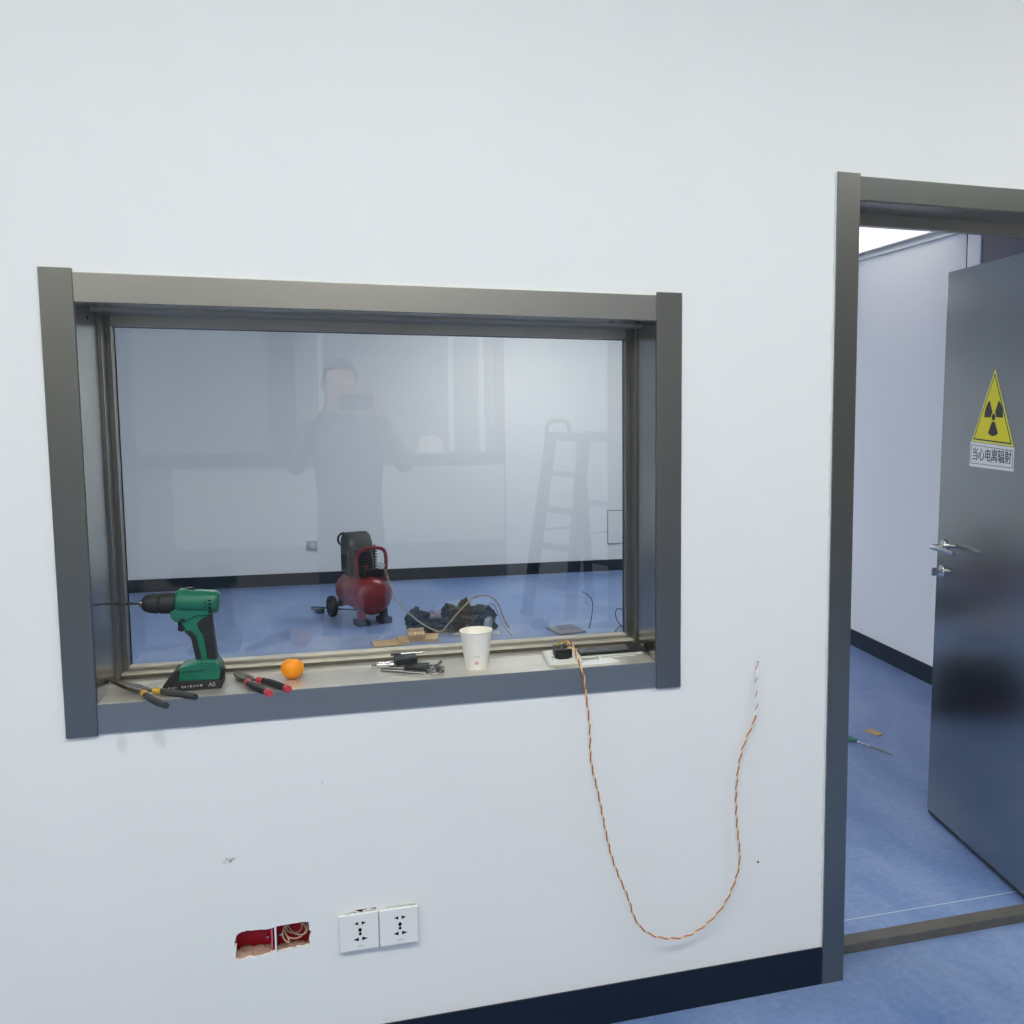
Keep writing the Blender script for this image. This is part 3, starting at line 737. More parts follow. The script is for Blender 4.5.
cu = empty('paper_cup', (1.0785, .0720, SZ), 0, 'white paper cup with a small red print standing on the sill right of centre', 'cup')
MB().lathe([(.0, .0025), (.0245, .0025), (.0255, 0), (.0262, 0), (.0368, .0905), (.0362, .0905), (.0255, .006), (0, .006)], (0, 0, 0), (0, 0, 1), 48, False).build('cup_wall', M['paper'], cu, 40)
MB().lathe([(.0, .007), (.0252, .007), (.0358, .0895), (.0354, .0895), (.0248, .0078), (0, .0078)], (0, 0, 0), (0, 0, 1), 48, False).build('lining', M['cupin'], cu, 40)
MB().tube([(.0374 * math.cos(a), .0374 * math.sin(a), .0905) for a in [i * PI / 24 for i in range(48)]], .0016, 8, True).build('rolled_rim', M['cupin'], cu)
# small print wrapped on the front
def wrap(u, z, off=.0002):
    r = .0262 + (.0106) * z / .0905 + off
    a = -PI / 2 + R_(-5) + u / r
    return (r * math.cos(a), r * math.sin(a), z)
lg = bmesh.new()
def patch(mb, poly):
    mb.faces.new([mb.verts.new(wrap(u, z)) for u, z in poly])
for i in range(14):
    a0, a1 = i * 2 * PI / 14, (i + 1) * 2 * PI / 14
    patch(lg, [(.0042 * math.cos(a0), .017 + .0042 * math.sin(a0)), (.0042 * math.cos(a1), .017 + .0042 * math.sin(a1)), (.0028 * math.cos(a1), .017 + .0028 * math.sin(a1)), (.0028 * math.cos(a0), .017 + .0028 * math.sin(a0))])
patch(lg, [(-.0014, .0156), (.0014, .0156), (.0014, .0184), (-.0014, .0184)])
lm = bpy.data.meshes.new('cup_print'); lg.to_mesh(lm); lg.free(); link('cup_print', lm, M['logo'], cu, 0)
lg = bmesh.new()
for i, wd_ in enumerate([.0014, .0018, .0011, .0006, .0018, .0015, .0017]):
    patch(lg, [(-.0068 + i * .0021, .0318), (-.0068 + i * .0021 + wd_, .0318), (-.0068 + i * .0021 + wd_, .0335), (-.0068 + i * .0021, .0335)])
lm = bpy.data.meshes.new('cup_lettering'); lg.to_mesh(lm); lg.free(); link('cup_lettering', lm, M['greyprint'], cu, 0)

# folding hex keys and a bit holder
hk = empty('hex_key_set', (.930, .085, SZ), 0, 'black hex key set with bent chrome keys lying between the tangerine and the cup', 'hex keys')
MB().box((-.012, .050, .016), (.050, .052, .015), (0, R_(-3), R_(4)), bev=.0018).build('holder', M['black'], hk)
MB().box((.012, .008, .006), (.052, .040, .011), (0, 0, R_(-12)), bev=.0014).build('holder', M['black'], hk)
def lkey(a, b, up, out, r):
    a, b = Vector(a), Vector(b); d = (b - a).normalized(); sd_ = Vector((-d.y, d.x, 0))
    return MB().tube([a, b, b + d * .005 + sd_ * .002, b + d * .007 + sd_ * out * .5 + Vector((0, 0, up * .5)), b + d * .008 + sd_ * out + Vector((0, 0, up))], r, 6, smooth=2).build('hex_key', M['chrome'], hk)
lkey((-.070, .000, .004), (.022, -.062, .004), .006, .030, .0030)
lkey((-.068, .018, .004), (.034, -.040, .005), .010, .026, .0026)
lkey((-.050, .020, .008), (.046, -.030, .009), .008, .030, .0028)
lkey((-.040, .040, .009), (.050, -.008, .010), .007, .024, .0022)
lkey((-.020, -.010, .003), (.050, -.052, .003), .009, .030, .0030)
MB().lathe([(0, 0), (.009, 0), (.0095, .003), (.0085, .012), (0, .012)], (.062, -.030, 0), (0, 0, 1), 18, False).build('hex_socket', M['darksteel'], hk)
bh = empty('bit_holder', (.8720, .125, SZ + .0082), R_(-16), 'short silver bit holder lying left of the black hex key set', 'bit holder')
MB().lathe([(0, -.02), (.0058, -.02), (.0064, -.018), (.0064, .006), (.008, .007), (.008, .020), (.007, .0215), (0, .0215)], (0, 0, 0), (1, 0, 0), 20, False).build('sleeve', M['chrome'], bh)
MB().lathe([(0, -.034), (.0028, -.034), (.003, -.02), (0, -.019)], (0, 0, 0), (1, 0, 0), 6, False).build('shank', M['darksteel'], bh)
gs = empty('silver_rod', (.935, .196, WZ0 + .0160), R_(3), 'thin silver rod lying on the rail behind the hex keys', 'rod')
MB().cyl((-.026, 0, 0), (.026, 0, 0), .0028, seg=12).build('rod', M['chrome'], gs)
MB().cyl((-.05, 0, 0), (-.026, 0, 0), .0022, seg=12).build('dark_end', M['black'], gs)

# back-box device lying face down with its connector
sp = empty('switch_module', (1.290, .0950, SZ), R_(-1), 'white switch plate lying on the right of the sill under a black terminal block', 'switch', None, None, (R_(3), 0, R_(-2)))
MB().span((-.043, -.06, 0), (.043, .052, .0075), bev=.002).build('plate', M['offwhite'], sp)
MB().span((-.036, -.054, .0072), (.036, .046, .0086), bev=.0006).build('inner_rim', M['white'], sp)
MB().cyl((-.026, -.012, .0085), (-.026, -.012, .0092), .0028, seg=12).cyl((-.030, -.035, .0085), (-.030, -.035, .0092), .0022, seg=12).build('plate_hole', M['dkhole'], sp)
tb_ = MB().span((-.022, -.028, .0086), (.020, .020, .031), bev=.002).span((-.016, -.034, .0086), (.012, -.026, .022), bev=.001).build('terminal_block', M['black'], sp)
MB().box((-.012, -.004, .0312), (.010, .016, .0012)).box((.006, -.004, .0312), (.010, .016, .0012)).build('terminal_cover', M['rubber'], tb_)
MB().tube([(-.012, .004, .031), (-.010, .004, .040), (.000, .000, .0435), (.008, -.006, .041), (.012, -.014, .036)], .0018, 8, smooth=2).build('yellow_lead', M['yellow'], sp)
MB().tube([(.010, -.018, .030), (.018, -.026, .036), (.024, -.045, .030), (.026, -.062, .012)], .0028, 8, smooth=2).build('cream_lead', M['cream'], sp)
bb = empty('black_bar', (1.4170, .1080, SZ), R_(1.5), 'long flat black bar with a rounded end lying in the right corner of the sill', 'bar')
MB().span((-.084, -.024, .0055), (.052, .024, .0135), bev=.0022).build('blade_case', M['black'], bb)
MB().span((.044, -.025, .003), (.080, .026, .0175), bev=.007).build('end_grip', M['rubber'], bb)
MB().span((-.084, -.029, .001), (.074, .010, .0056), bev=.001).build('edge_strip', M['offwhite'], bb)
ws = tag(MB().prism([(1.320, .006), (1.330, .050), (1.405, .068), (1.417, .022)], .0, .0015, bev=.0003).build('white_strip', M['white'], None, 0), 'white flat strip lying along the front of the sill on the right', 'plastic strip')
ws.data.transform(Matrix(((1, 0, 0, 0), (0, 0, 1, 0), (0, 1, 0, SZ + .0002), (0, 0, 0, 1))))
ct = empty('cable_tie', (1.430, .066, SZ + .002), R_(3), 'thin white cable tie tail lying beside the white strip', 'cable tie')
MB().span((-.05, -.0022, 0), (.040, .0022, .0012)).build('strap', M['white'], ct, 0)
MB().span((-.056, -.0035, -.001), (-.048, .0035, .004), bev=.0006).build('tie_head', M['white'], ct)

# ------------------------------------------------------------------ the room beyond: compressor
ac = empty('air_compressor', (.806, 5.195, 0), math.atan2(-.944, .33), 'red portable air compressor with black motor cover on wheels on the blue floor', 'compressor')
R0 = .128; cz0 = .197
prof = [(0, -.275), (.045, -.272), (.085, -.258), (.112, -.238), (R0, -.205), (R0, .205), (.112, .238), (.085, .258), (.045, .272), (0, .275)]
tk = MB().lathe(prof, (0, 0, cz0), (1, 0, 0), 40, False).build('tank', M['red'], ac, 50)
MB().tube([(.205, (R0 + .0005) * math.cos(a), cz0 + (R0 + .0005) * math.sin(a)) for a in [i * PI / 20 for i in range(40)]], .002, 6, True).build('weld_seam', M['red'], tk)
MB().span((-.17, -.07, cz0 + .105), (.13, .07, cz0 + .135), bev=.004).build('saddle_plate', M['shroud'], ac)
# motor cover: tall lobed shell at the rear
cv = MB()
cv.prism([(-.20, .325), (-.20, .50), (-.19, .565), (-.165, .600), (-.12, .616), (-.065, .600), (-.030, .555), (-.005, .505), (.0, .495), (.01, .48), (.0, .33)], -.088, .088, bev=.022)
cv.build('motor_cover', M['shroud'], ac, 50)
MB().tube([(-.165, -.082, .52), (-.17, -.105, .535), (-.17, -.112, .57), (-.155, -.10, .60), (-.135, -.078, .61)], .008, 10, smooth=2).build('cover_loop', M['shroud'], ac)
vb = MB()
for i in range(7): vb.span((-.175 + i * .022, -.0895, .36), (-.165 + i * .022, -.086, .46))
vb.build('cover_vents', M['dkhole'], ac, 0)
hd_ = MB().span((.0, -.072, .34), (.065, .072, .505), bev=.006)
for i in range(7): hd_.span((.0, -.082, .36 + i * .021), (.072, .082, .369 + i * .021), bev=.001)
hd_.build('cylinder_head', M['black'], ac)
MB().span((.064, -.055, .455), (.085, .035, .498), bev=.004).build('air_filter', M['rubber'], ac)
MB().tube([(.04, .03, .50), (.05, .035, .518), (.075, .04, .50), (.10, .05, .40), (.09, .03, .34)], .006, 8, smooth=2).build('copper_pipe', M['darksteel'], ac)
MB().tube([(.150, -.078, cz0 + .10), (.155, -.095, .36), (.160, -.098, .44), (.164, -.085, .50), (.166, -.045, .528), (.168, .02, .530), (.168, .075, .526), (.166, .105, .500), (.163, .112, .45), (.158, .112, .38), (.150, .098, cz0 + .085)], .0125, 14, smooth=3).build('handle', M['red'], ac)
MB().cyl((.168, .03, .526), (.168, .03, .552), .008, seg=12).build('handle_bolt', M['darksteel'], ac)
MB().span((.085, -.035, .325), (.15, .105, .375), bev=.01).build('pressure_switch', M['black'], ac)
MB().cyl((.15, .075, .40), (.172, .075, .40), .024, seg=24).cyl((.12, .075, .36), (.15, .075, .40), .008, seg=10).build('pressure_gauge', M['greypanel'], ac)
MB().cyl((.13, .10, .34), (.19, .10, .345), .012, seg=14).cyl((.19, .10, .345), (.205, .10, .345), .015, seg=6).build('outlet_valve', M['darksteel'], ac)
MB().cyl((.11, -.01, .37), (.11, -.01, .40), .016, seg=14).build('switch_knob', M['red'], ac)
for s in (1, -1):
    whl = MB().lathe([(0, -.018), (.025, -.018), (.03, -.012), (.052, -.012), (.058, -.018), (.070, -.020), (.076, -.012), (.076, .012), (.070, .020), (.058, .018), (.052, .012), (.03, .012), (.025, .018), (0, .018)], (-.220, s * .150, .076), (0, 1, 0), 32, False).build('wheel', M['rubber'], ac, 40)
    MB().cyl((-.220, s * .150 - .021, .076), (-.220, s * .150 + .021, .076), .016, seg=18).build('hub', M['shroud'], whl)
MB().cyl((-.220, -.14, .076), (-.220, .14, .076), .007, seg=12).span((-.25, -.10, .07), (-.20, -.075, .125)).span((-.25, .075, .07), (-.20, .10, .125)).build('axle', M['darksteel'], ac)
for s in (1, -1):
    MB().span((.15, s * .055, .03), (.205, s * .10, .105), bev=.004).build('foot_bracket', M['shroud'] if s > 0 else M['red'], ac)
    MB().span((.125, s * .040, .0), (.235, s * .120, .042), bev=.008).build('rubber_foot', M['rubber'], ac)
MB().tube([(-.20, .02, .35), (-.23, .05, .20), (-.27, .06, .07), (-.28, .02, .012)], .005, 8, smooth=2).build('cord_lead', M['rubber'], ac)
pc = empty('power_cord', (0, 0, 0), 0, 'black power cord with a plug lying on the blue floor left of the compressor', 'cord')
MB().tube([(.885, 5.48, .006), (.80, 5.50, .006), (.72, 5.55, .006), (.60, 5.60, .006), (.52, 5.68, .006), (.45, 5.72, .007), (.43, 5.70, .01), (.455, 5.60, .012), (.49, 5.52, .014)], .006, 8, smooth=3).build('flex', M['rubber'], pc)
MB().box((.50, 5.49, .020), (.05, .06, .036), (0, 0, .5), bev=.008).build('plug', M['black'], pc)

# hose from the compressor across the floor and through the pile
ho = tag(MB().tube([(.955, 5.075, .372), (.968, 5.04, .33), (.985, 5.00, .285), (1.006, 4.97, .21), (1.0287, 4.95, .165), (1.0856, 4.78, .1205), (1.121, 4.67, .105), (1.168, 4.60, .073), (1.224, 4.54, .046), (1.273, 4.52, .026), (1.288, 4.515, .022), (1.312, 4.515, .042), (1.374, 4.50, .121), (1.454, 4.55, .188), (1.51, 4.69, .205), (1.557, 4.68, .222), (1.60, 4.67, .226), (1.64, 4.66, .215), (1.68, 4.64, .18), (1.70, 4.62, .12), (1.72, 4.60, .05), (1.75, 4.58, .007)], .0055, 8, smooth=3).build('air_hose', M['hose']), 'thin pale hose from the compressor looping over the dark plastic pile', 'hose')
lo = tag(MB().tube([(1.43, 4.48, .03), (1.48, 4.52, .075), (1.575, 4.58, .142), (1.605, 4.62, .165), (1.637, 4.65, .172), (1.66, 4.65, .16), (1.672, 4.63, .125), (1.690, 4.58, .07), (1.715, 4.47, .02), (1.738, 4.36, .006)], .0035, 6, smooth=3).build('loose_wire', M['hose']), 'fine pale wire arching off the right end of the plastic pile', 'wire')

def crumple(name, c, s, seed, m, label, cat, sub=4, amp=.42, parent=None):
    b = bmesh.new(); bmesh.ops.create_icosphere(b, subdivisions=sub, radius=1)
    off = Vector((seed * 3.1, seed * 1.7, seed * .9))
    for v in b.verts:
        n = v.co.normalized()
        f = 1 + amp * noise.noise(n * 1.6 + off) + amp * .6 * noise.noise(n * 4.1 + off) + amp * .35 * (1 - 2 * abs(noise.noise(n * 8 + off)))
        v.co = Vector((n.x * f * s[0], n.y * f * s[1], n.z * f * s[2]))
    z0 = -s[2] * .55
    for v in b.verts:
        if v.co.z < z0: v.co.z = z0 + (v.co.z - z0) * .05
    mz = min(v.co.z for v in b.verts)
    for v in b.verts: v.co.z -= mz
    me = bpy.data.meshes.new(name); b.to_mesh(me); b.free()
    o = link(name, me, m, parent, 28); o.location = c
    if label: tag(o, label, cat)
    return o
crumple('plastic_bag', (1.160, 4.76, 0), (.070, .06, .080), 2, M['bag'], 'dark crumpled plastic bag at the left end of the pile beside the compressor', 'bag')
crumple('plastic_wrap', (1.262, 4.79, 0), (.080, .05, .062), 5, M['pinkrag'], 'pinkish grey crumpled wrap lying in the middle of the dark pile', 'wrap')
bg = crumple('plastic_bag', (1.495, 4.62, 0), (.155, .10, .100), 3, M['bag'], 'large dark crumpled plastic bag with an upright knot behind the paper cup', 'bag')
k1 = crumple('bag_knot', (-.128, .05, .10), (.044, .040, .050), 9, M['bag'], None, None, 4, .38, bg); k1.rotation_euler = (0, R_(-18), .4)
k2 = crumple('bag_knot', (-.055, .05, .115), (.034, .036, .062), 31, M['bag'], None, None, 4, .38, bg); k2.rotation_euler = (R_(8), R_(24), 1.1)
crumple('plastic_bag', (1.290, 4.64, 0), (.110, .06, .052), 14, M['bag'], 'low flat dark plastic bag in front of the pinkish wrap', 'bag')
crumple('clear_wrap', (1.405, 4.60, .08), (.014, .018, .060), 21, M['film'], 'pale clear film scrap standing in the middle of the pile', 'film', 3, .5)
crumple('clear_wrap', (1.385, 4.64, .055), (.038, .03, .026), 22, M['film'], 'shiny crumpled film scrap lying on the bags left of the knot', 'film', 3, .5)
crumple('clear_wrap', (1.605, 4.54, .0), (.025, .022, .062), 23, M['film'], 'shiny clear film hanging off the right end of the large bag', 'film', 3, .5)
crumple('clear_wrap', (1.395, 4.45, 0), (.034, .02, .016), 25, M['film'], 'small shiny white film scrap left of the cup in front of the bags', 'film', 3, .5)
crumple('clear_wrap', (1.64, 4.42, 0), (.034, .02, .018), 27, M['film'], 'small shiny white film scrap showing right of the cup rim', 'film', 3, .5)
tag(MB().tube([(1.260, 4.80, .06), (1.255, 4.79, .11), (1.262, 4.78, .155)], .004, 5).tube([(1.25, 4.79, .105), (1.29, 4.78, .12), (1.34, 4.77, .130)], .004, 5).build('plastic_twig', M['film']), 'thin pale twisted plastic strip sticking up from the pinkish wrap', 'plastic strip')

# cardboard on the floor
def board(x0, x1, y0, y1, h, rz, label, m, fold=0, z=0):
    o = empty('cardboard_piece', ((x0 + x1) / 2, (y0 + y1) / 2, z), rz, label, 'cardboard')
    a, b = (x1 - x0) / 2, (y1 - y0) / 2
    MB().span((-a, -b, 0), (a, b, h), bev=.001).build('sheet', m, o)
    if fold:
        MB().box((0, b - .01, h + fold / 2), (a * 1.9, .004, fold), (R_(-24), 0, 0)).build('folded_flap', m, o)
    return o
board(.86, 1.02, 4.28, 4.44, .012, .12, 'long brown cardboard strip at the left of the cardboard scraps', M['card'])
board(1.012, 1.078, 4.30, 4.48, .022, .04, 'brown cardboard scrap between the long strip and the folded one', M['card'])
board(1.078, 1.185, 4.38, 4.50, .045, .05, 'folded brown cardboard piece, tallest of the cardboard scraps', M['card'], .022)
board(1.186, 1.265, 4.34, 4.50, .022, -.1, 'brown cardboard flap at the right of the cardboard scraps', M['card'])
gbd = empty('grey_board', (2.11, 4.42, 0), .22, 'grey board offcut on the floor beyond the window right of the cup', 'board')
MB().span((-.095, -.12, 0), (.095, .12, .012), bev=.001).build('board', M['cardg'], gbd)
tag(MB().tube([(2.27, 4.42, .006), (2.30, 4.47, .08), (2.325, 4.55, .16), (2.31, 4.6, .20), (2.27, 4.64, .22)], .003, 6, smooth=3).build('thin_wire', M['black']), 'thin dark wire curving up beside the grey board', 'wire')
tag(MB().tube([(2.58, 4.36, .05), (2.52, 4.42, .12), (2.47, 4.46, .13), (2.455, 4.44, .08), (2.475, 4.38, .02), (2.53, 4.32, .006)], .003, 6, smooth=3).tube([(2.40, 4.24, .006), (2.46, 4.33, .03), (2.49, 4.40, .01)], .004, 6, smooth=2).build('thin_wire', M['black']), 'thin dark wire loop at the lower right corner of the glass', 'wire')
# plates on the far wall
bs = empty('wall_plate', (.405, FYB, .327), 0, 'small white plate low on the far wall left of the compressor', 'wall plate')
MB().span((-.043, -.009, -.043), (.043, 0, .043), bev=.002).build('plate', M['plate'], bs)
MB().span((-.018, -.0125, -.022), (.018, -.009, .022), bev=.001).build('rocker', M['greypanel'], bs)
ap = empty('access_panel', (3.02, FYB, .405), 0, 'pale grey rectangular panel on the far wall at the right edge of the glass', 'panel')
MB().span((-.082, -.010, -.155), (.082, 0, .155), bev=.002).build('panel_frame', M['mullion'], ap)
MB().span((-.076, -.0125, -.149), (.076, -.009, .149), bev=.001).build('panel_door', M['farwall'], ap)
# doorway floor
tb = empty('added_bag', (2.08, 2.22, 0), .25, 'unseen dark bag added in the far room to darken the reflection in the steel door', 'bag')  # made-up bag, added to give a dark band mirrored in the leaf
MB().prism([(-.26, 0), (.26, 0), (.27, .16), (.20, .27), (-.20, .27), (-.27, .16)], -.14, .14, bev=.03).build('bag_body', M['rubber'], tb, 50)
MB().tube([(-.13, 0, .26), (-.12, 0, .36), (.0, 0, .39), (.12, 0, .36), (.13, 0, .26)], .014, 8, smooth=2).build('carry_handle', M['rubber'], tb)
MB().span((-.20, -.147, .03), (-.02, .147, .08), bev=.004).build('red_pocket', M['red'], tb)
sd = empty('screwdriver', (2.940, 1.745, .013), math.atan2(-.21, .088), 'screwdriver with dark green handle lying on the floor beyond the threshold', 'screwdriver')
MB().lathe([(0, -.10), (.009, -.098), (.0125, -.09), (.0115, -.05), (.0130, -.02), (.0085, 0), (.0095, .012), (.006, .016), (0, .016)], (0, 0, 0), (1, 0, 0), 12, False).build('handle', M['green'], sd, 50)
MB().cyl((.014, 0, -.001), (.10, 0, -.004), .0035, seg=10).build('shaft', M['chrome'], sd)
MB().cyl((.10, 0, -.004), (.175, 0, -.007), .0042, seg=10).cyl((.175, 0, -.007), (.225, 0, -.0105), .004, .0015, seg=8).build('dark_blade', M['darksteel'], sd)
tag(MB().prism([(3.062, 1.890), (3.085, 1.795), (3.128, 1.812), (3.106, 1.895)], 0, .004).build('wood_chip', M['card'], None, 0), 'small tan wood chip on the blue floor beyond the threshold', 'wood chip').data.transform(Matrix(((1, 0, 0, 0), (0, 0, 1, 0), (0, 1, 0, .0), (0, 0, 0, 1))))

# ------------------------------------------------------------------ what the glass mirrors: ladder, rear glazing, photographer
ld = empty('step_ladder', (2.325, -4.42, 0), R_(-27), 'folding step ladder with a hoop handle, mirrored in the right of the window glass', 'ladder')
TZ = 1.30
for s in (1, -1):
    MB().tube([(-.31, s * .25, .0), (-.12, s * .19, TZ)], .044, 4).build('front_rail', M['alu'], ld, 0)
    MB().tube([(.28, s * .25, .0), (.14, s * .19, TZ)], .034, 4).build('rear_rail', M['alu'], ld, 0)
    MB().span((-.345, s * .25 - .035, 0), (-.275, s * .25 + .035, .04), bev=.004).build('rubber_foot', M['rubber'], ld)
    MB().span((.245, s * .25 - .03, 0), (.315, s * .25 + .03, .04), bev=.004).build('rubber_foot', M['rubber'], ld)
    MB().tube([(-.26, s * .20, .62), (.22, s * .20, .62)], .008, 6).build('spreader', M['alu'], ld)
for i, z in enumerate((.27, .53, .79, 1.05)):
    x = -.31 + .19 * z / TZ; hw = .25 - .06 * z / TZ
    MB().span((x - .05, -hw, z - .03), (x + .055, hw, z), bev=.004).build('step', M['alu'], ld)
for z in (.35, .80):
    x = .28 - .14 * z / TZ; hw = .25 - .06 * z / TZ
    MB().span((x - .012, -hw, z - .02), (x + .012, hw, z + .02), bev=.003).build('brace', M['alu'], ld)
MB().span((-.16, -.21, TZ - .03), (.22, .21, TZ + .03), bev=.01).build('top_platform', M['alu'], ld)
MB().tube([(-.17, -.16, TZ - .1), (-.19, -.16, TZ + .06), (-.15, -.155, TZ + .115), (.0, -.15, TZ + .11), (.02, -.15, TZ + .02)], .016, 10, smooth=2).build('hoop_handle', M['alu'], ld)

w2 = empty('window_2', (0, 0, 0), 0, 'grey mullioned glazing behind the photographer, mirrored in the glass', 'window', 'structure')
MB().span((XL, YB - .06, 1.0), (2.0, YB - .045, 2.45)).build('pane', M['pane'], w2, 0)
MB().span((XL, YB - .1, 1.0), (2.0, YB + .05, 1.11), bev=.004).span((XL, YB - .08, 2.36), (2.0, YB + .02, 2.45), bev=.004).build('rail', M['mullion'], w2)
for x, wd_ in ((1.96, .08), (.22, .2), (-1.0, .1), (-2.0, .1)):
    MB().span((x - wd_ / 2, YB - .08, 1.1), (x + wd_ / 2, YB + .02, 2.37), bev=.004).build('mullion', M['mullion'], w2)
for x in (1.81, 1.555, .52):
    MB().span((x - .02, YB - .06, 1.1), (x + .02, YB + .01, 2.37), bev=.004).build('gap_streak_bar', M['gap_streak'], w2)  # white bars stand in for bright gaps in the glazing
hh = empty('safety_helmet', (1.37, YB + .12, 1.11), 0, 'cream round safety helmet on the rear ledge, mirrored as a pale dome in the glass', 'helmet')
MB().lathe([(.0, .15), (.045, .145), (.08, .12), (.098, .075), (.102, .03), (.104, .02), (.125, .012), (.125, .004), (.098, .004), (.09, .03), (0, .14)], (0, 0, 0), (0, 0, 1), 32, False).build('shell', M['cupin'], hh, 50)
MB().tube([(-.012, -.10, .03), (0, -.075, .125), (0, 0, .152), (0, .075, .125), (.012, .10, .03)], .008, 8, smooth=2).build('crest', M['cupin'], hh)
MB().span((1.12, YB, 1.105), (1.62, YB + .26, 1.111), bev=.002).build('ledge', M['mullion'], w2)

# photographer
R3 = Matrix(((.94913557, .02712591, -.31369709), (-.31480009, .10239809, -.94361832), (.00652547, .99437358, .1057289)))
CAMP = Vector((.83540802, -2.37801455, 1.55602722))
ph = empty('smartphone', (0, 0, 0), 0, 'dark smartphone held level by the person taking the photo', 'phone')
ph.matrix_world = Matrix.Translation(CAMP) @ R3.to_4x4()
MB().span((-.105, -.052, .004), (.055, .024, .0115), bev=.003).build('phone_body', M['black'], ph)
MB().span((-.101, -.048, .0112), (.051, .020, .0119), bev=.0003).build('screen', M['pane'], ph, 0)
MB().lathe([(.0075, .001), (.0075, .0042), (.0055, .0042), (.0055, .001)], (0, 0, 0), (0, 0, 1), 20, False).build('lens_ring', M['darksteel'], ph)
def ploc(x, y, z): return ph.matrix_world @ Vector((x, y, z))
J = []; E_ = []; RD = []
def jv(p, r, par=None):
    J.append(Vector(p)); RD.append(r)
    if par is not None: E_.append((par, len(J) - 1))
    return len(J) - 1
pel = jv((.76, -2.95, .94), .135)
sp1 = jv((.76, -2.95, 1.12), .13, pel); ches = jv((.755, -2.94, 1.30), .15, sp1); nb = jv((.745, -2.91, 1.44), .075, ches)
nk = jv((.735, -2.88, 1.505), .052, nb); h1 = jv((.73, -2.845, 1.575), .070, nk); h2 = jv((.73, -2.85, 1.655), .088, h1); h3 = jv((.73, -2.865, 1.715), .066, h2)
jaw_ = jv((.73, -2.785, 1.565), .034, h1)
for s in (-1, 1):
    sh = jv((.755 + s * .185, -2.93, 1.395), .064, ches)
    el = jv((.755 + s * (.255 if s < 0 else .30), -2.72, 1.19), .048, sh)
    ex = -.125 if s < 0 else .075
    wr = jv(ploc(ex + s * .03, -.075, .055), .027, el)
    pm = jv(ploc(ex + s * .012, -.035, .030), .028, wr)
    for k_, (fy, fl) in enumerate(((.016, 1.0), (-.004, 1.08), (-.024, 1.0), (-.044, .82))):
        a = jv(ploc(ex + s * .008, fy, .018), .0105, pm)
        b = jv(ploc(ex + s * .002 , fy + .002, .004), .0085, a)
        jv(ploc(ex - s * .020 * fl, fy + .004, .001), .0075, b)
    a = jv(ploc(ex + s * .004, .002, .034), .012, pm)
    jv(ploc(ex - s * .028, .010, .022), .009, a)
    hp = jv((.76 + s * .095, -2.95, .87), .092, pel); kn_ = jv((.76 + s * .11, -2.91, .49), .062, hp)
    an = jv((.76 + s * .115, -2.96, .095), .044, kn_); jv((.76 + s * .135, -2.82, .042), .040, an); jv((.76 + s * .112, -2.995, .045), .040, an)
me = bpy.data.meshes.new('person'); me.from_pydata([tuple(v) for v in J], E_, [])
pt = bpy.data.objects.new('person_tmp', me); COL.objects.link(pt)
md = pt.modifiers.new('skin', 'SKIN'); md.use_smooth_shade = True
for i, sv in enumerate(me.skin_vertices[0].data):
    sv.radius = (RD[i] * (1.15 if i in (pel, sp1, ches) else 1), RD[i] * (.8 if i in (pel, sp1, ches) else 1)); sv.use_root = (i == pel)
ms = pt.modifiers.new('sub', 'SUBSURF'); ms.levels = 2; ms.render_levels = 2
dg = bpy.context.evaluated_depsgraph_get()
pm_ = bpy.data.meshes.new_from_object(pt.evaluated_get(dg)); bpy.data.objects.remove(pt)
pm_.materials.clear(); pm_.name = 'person'
zmin = min(v.co.z for v in pm_.vertices)
for v in pm_.vertices:
    if v.co.z < .12: v.co.z = max(v.co.z, .0)
pn = link('person', pm_, [M['jacket'], M['skin'], M['trouser'], M['shoe']], None, 180)
for p in pm_.polygons:
    c = p.center
    if c.z > 1.49 and c.y < -2.7 or (c - ploc(-.02, -.03, .02)).length < .14 and c.z > 1.475: p.material_index = 1
    elif c.z < .10: p.material_index = 3
    elif c.z < .92: p.material_index = 2
tag(pn, 'person in dark clothes standing and holding up a phone, mirrored in the window glass', 'person')
hb = bmesh.new(); bmesh.ops.create_uvsphere(hb, u_segments=28, v_segments=18, radius=1)
bmesh.ops.delete(hb, geom=[v for v in hb.verts if v.co.z < -.35 or (v.co.y > .45 and v.co.z < .42)], context='VERTS')
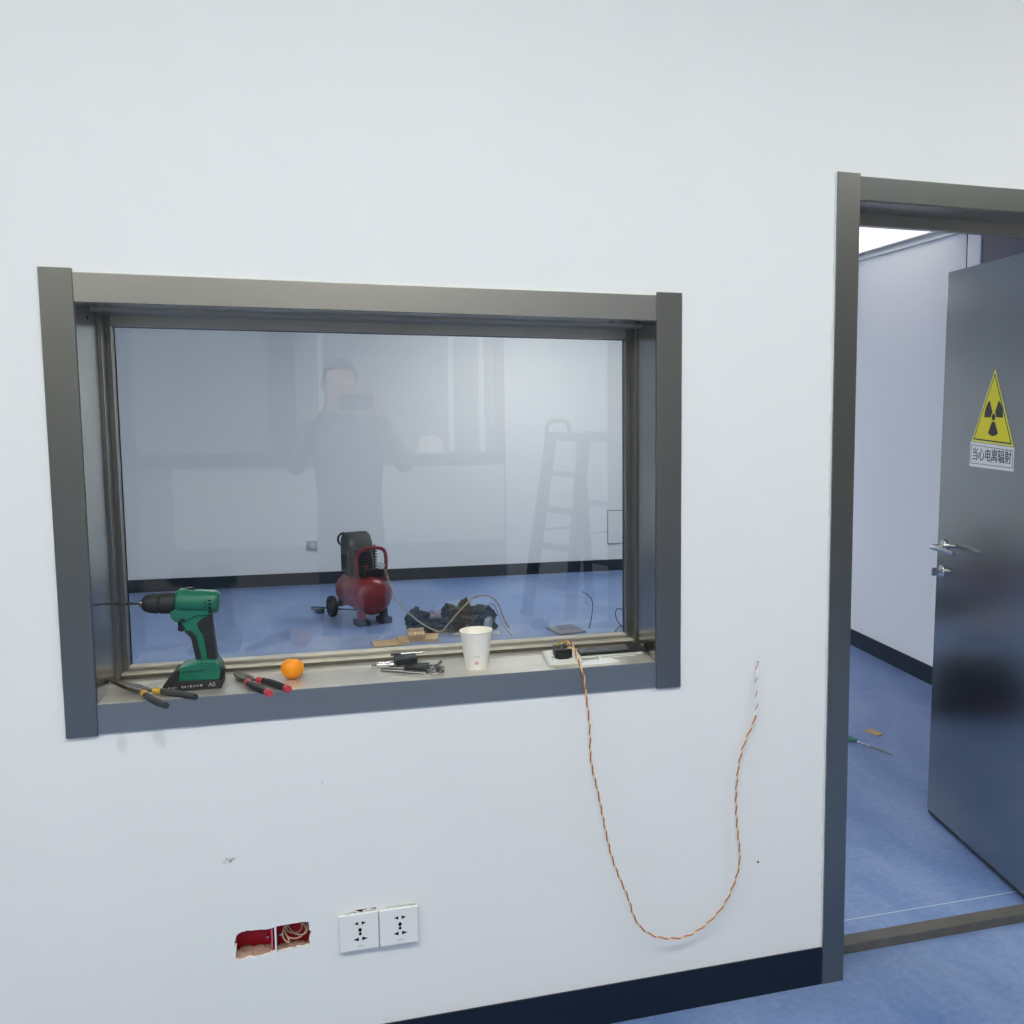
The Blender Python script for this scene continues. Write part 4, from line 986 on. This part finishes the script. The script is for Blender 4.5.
for v in hb.verts: v.co = Vector((.73 + v.co.x * .090, -2.868 + v.co.y * .098, 1.672 + v.co.z * .098)) + Vector((noise.noise(v.co * 5), noise.noise(v.co * 5 + Vector((9, 0, 0))), 0)) * .004
hm_ = bpy.data.meshes.new('hair'); hb.to_mesh(hm_); hb.free(); link('hair', hm_, M['hair'], pn, 180)
for s in (-1, 1):
    MB().ball((.73 + s * .032, -2.772, 1.645), .012, (1, .8, .8), 12).build('eye', M['white'], pn)
    MB().ball((.73 + s * .088, -2.855, 1.63), .028, (.35, .7, 1.1), 12).build('ear', M['skin'], pn)
MB().tube([(.73, -2.770, 1.650), (.73, -2.752, 1.622), (.73, -2.748, 1.608), (.73, -2.765, 1.602)], [.007, .010, .013, .010], 10, smooth=1).build('nose', M['skin'], pn)
MB().tube([(.708, -2.765, 1.573), (.73, -2.756, 1.571), (.752, -2.765, 1.573)], .006, 8, smooth=1).build('mouth', M['redband'], pn)


# ------------------------------------------------------------------ world and camera
wd = bpy.data.worlds.new('world'); SC.world = wd; wd.use_nodes = True
wd.node_tree.nodes['Background'].inputs[0].default_value = (.6, .65, .7, 1)
wd.node_tree.nodes['Background'].inputs[1].default_value = .4

F, CX, CY = 1025.7376, 704.1221, 510.4409
yaw, pitch, roll = -.3209, -.1059, .0066
cd = bpy.data.cameras.new('camera'); cam = bpy.data.objects.new('camera', cd); COL.objects.link(cam)
cd.sensor_fit = 'HORIZONTAL'; cd.sensor_width = 36; cd.lens = F * 36 / 1024
cd.shift_x = (512 - CX) / 1024; cd.shift_y = (CY - 512) / 1024
cd.clip_start = .02; cd.clip_end = 60
r_ = Vector((.94913557, -.31480009, .00652547)); u_ = Vector((.02712591, .10239809, .99437358)); f_ = Vector((.31369709, .94361832, -.1057289))
mw = Matrix(((r_.x, u_.x, -f_.x, .83540802), (r_.y, u_.y, -f_.y, -2.37801455), (r_.z, u_.z, -f_.z, 1.55602722), (0, 0, 0, 1)))
cam.matrix_world = mw
SC.camera = cam
SC.view_settings.view_transform = 'Standard'
SC.view_settings.look = 'None'
SC.view_settings.exposure = 0
SC.view_settings.gamma = 1
SC.view_settings.use_curve_mapping = False
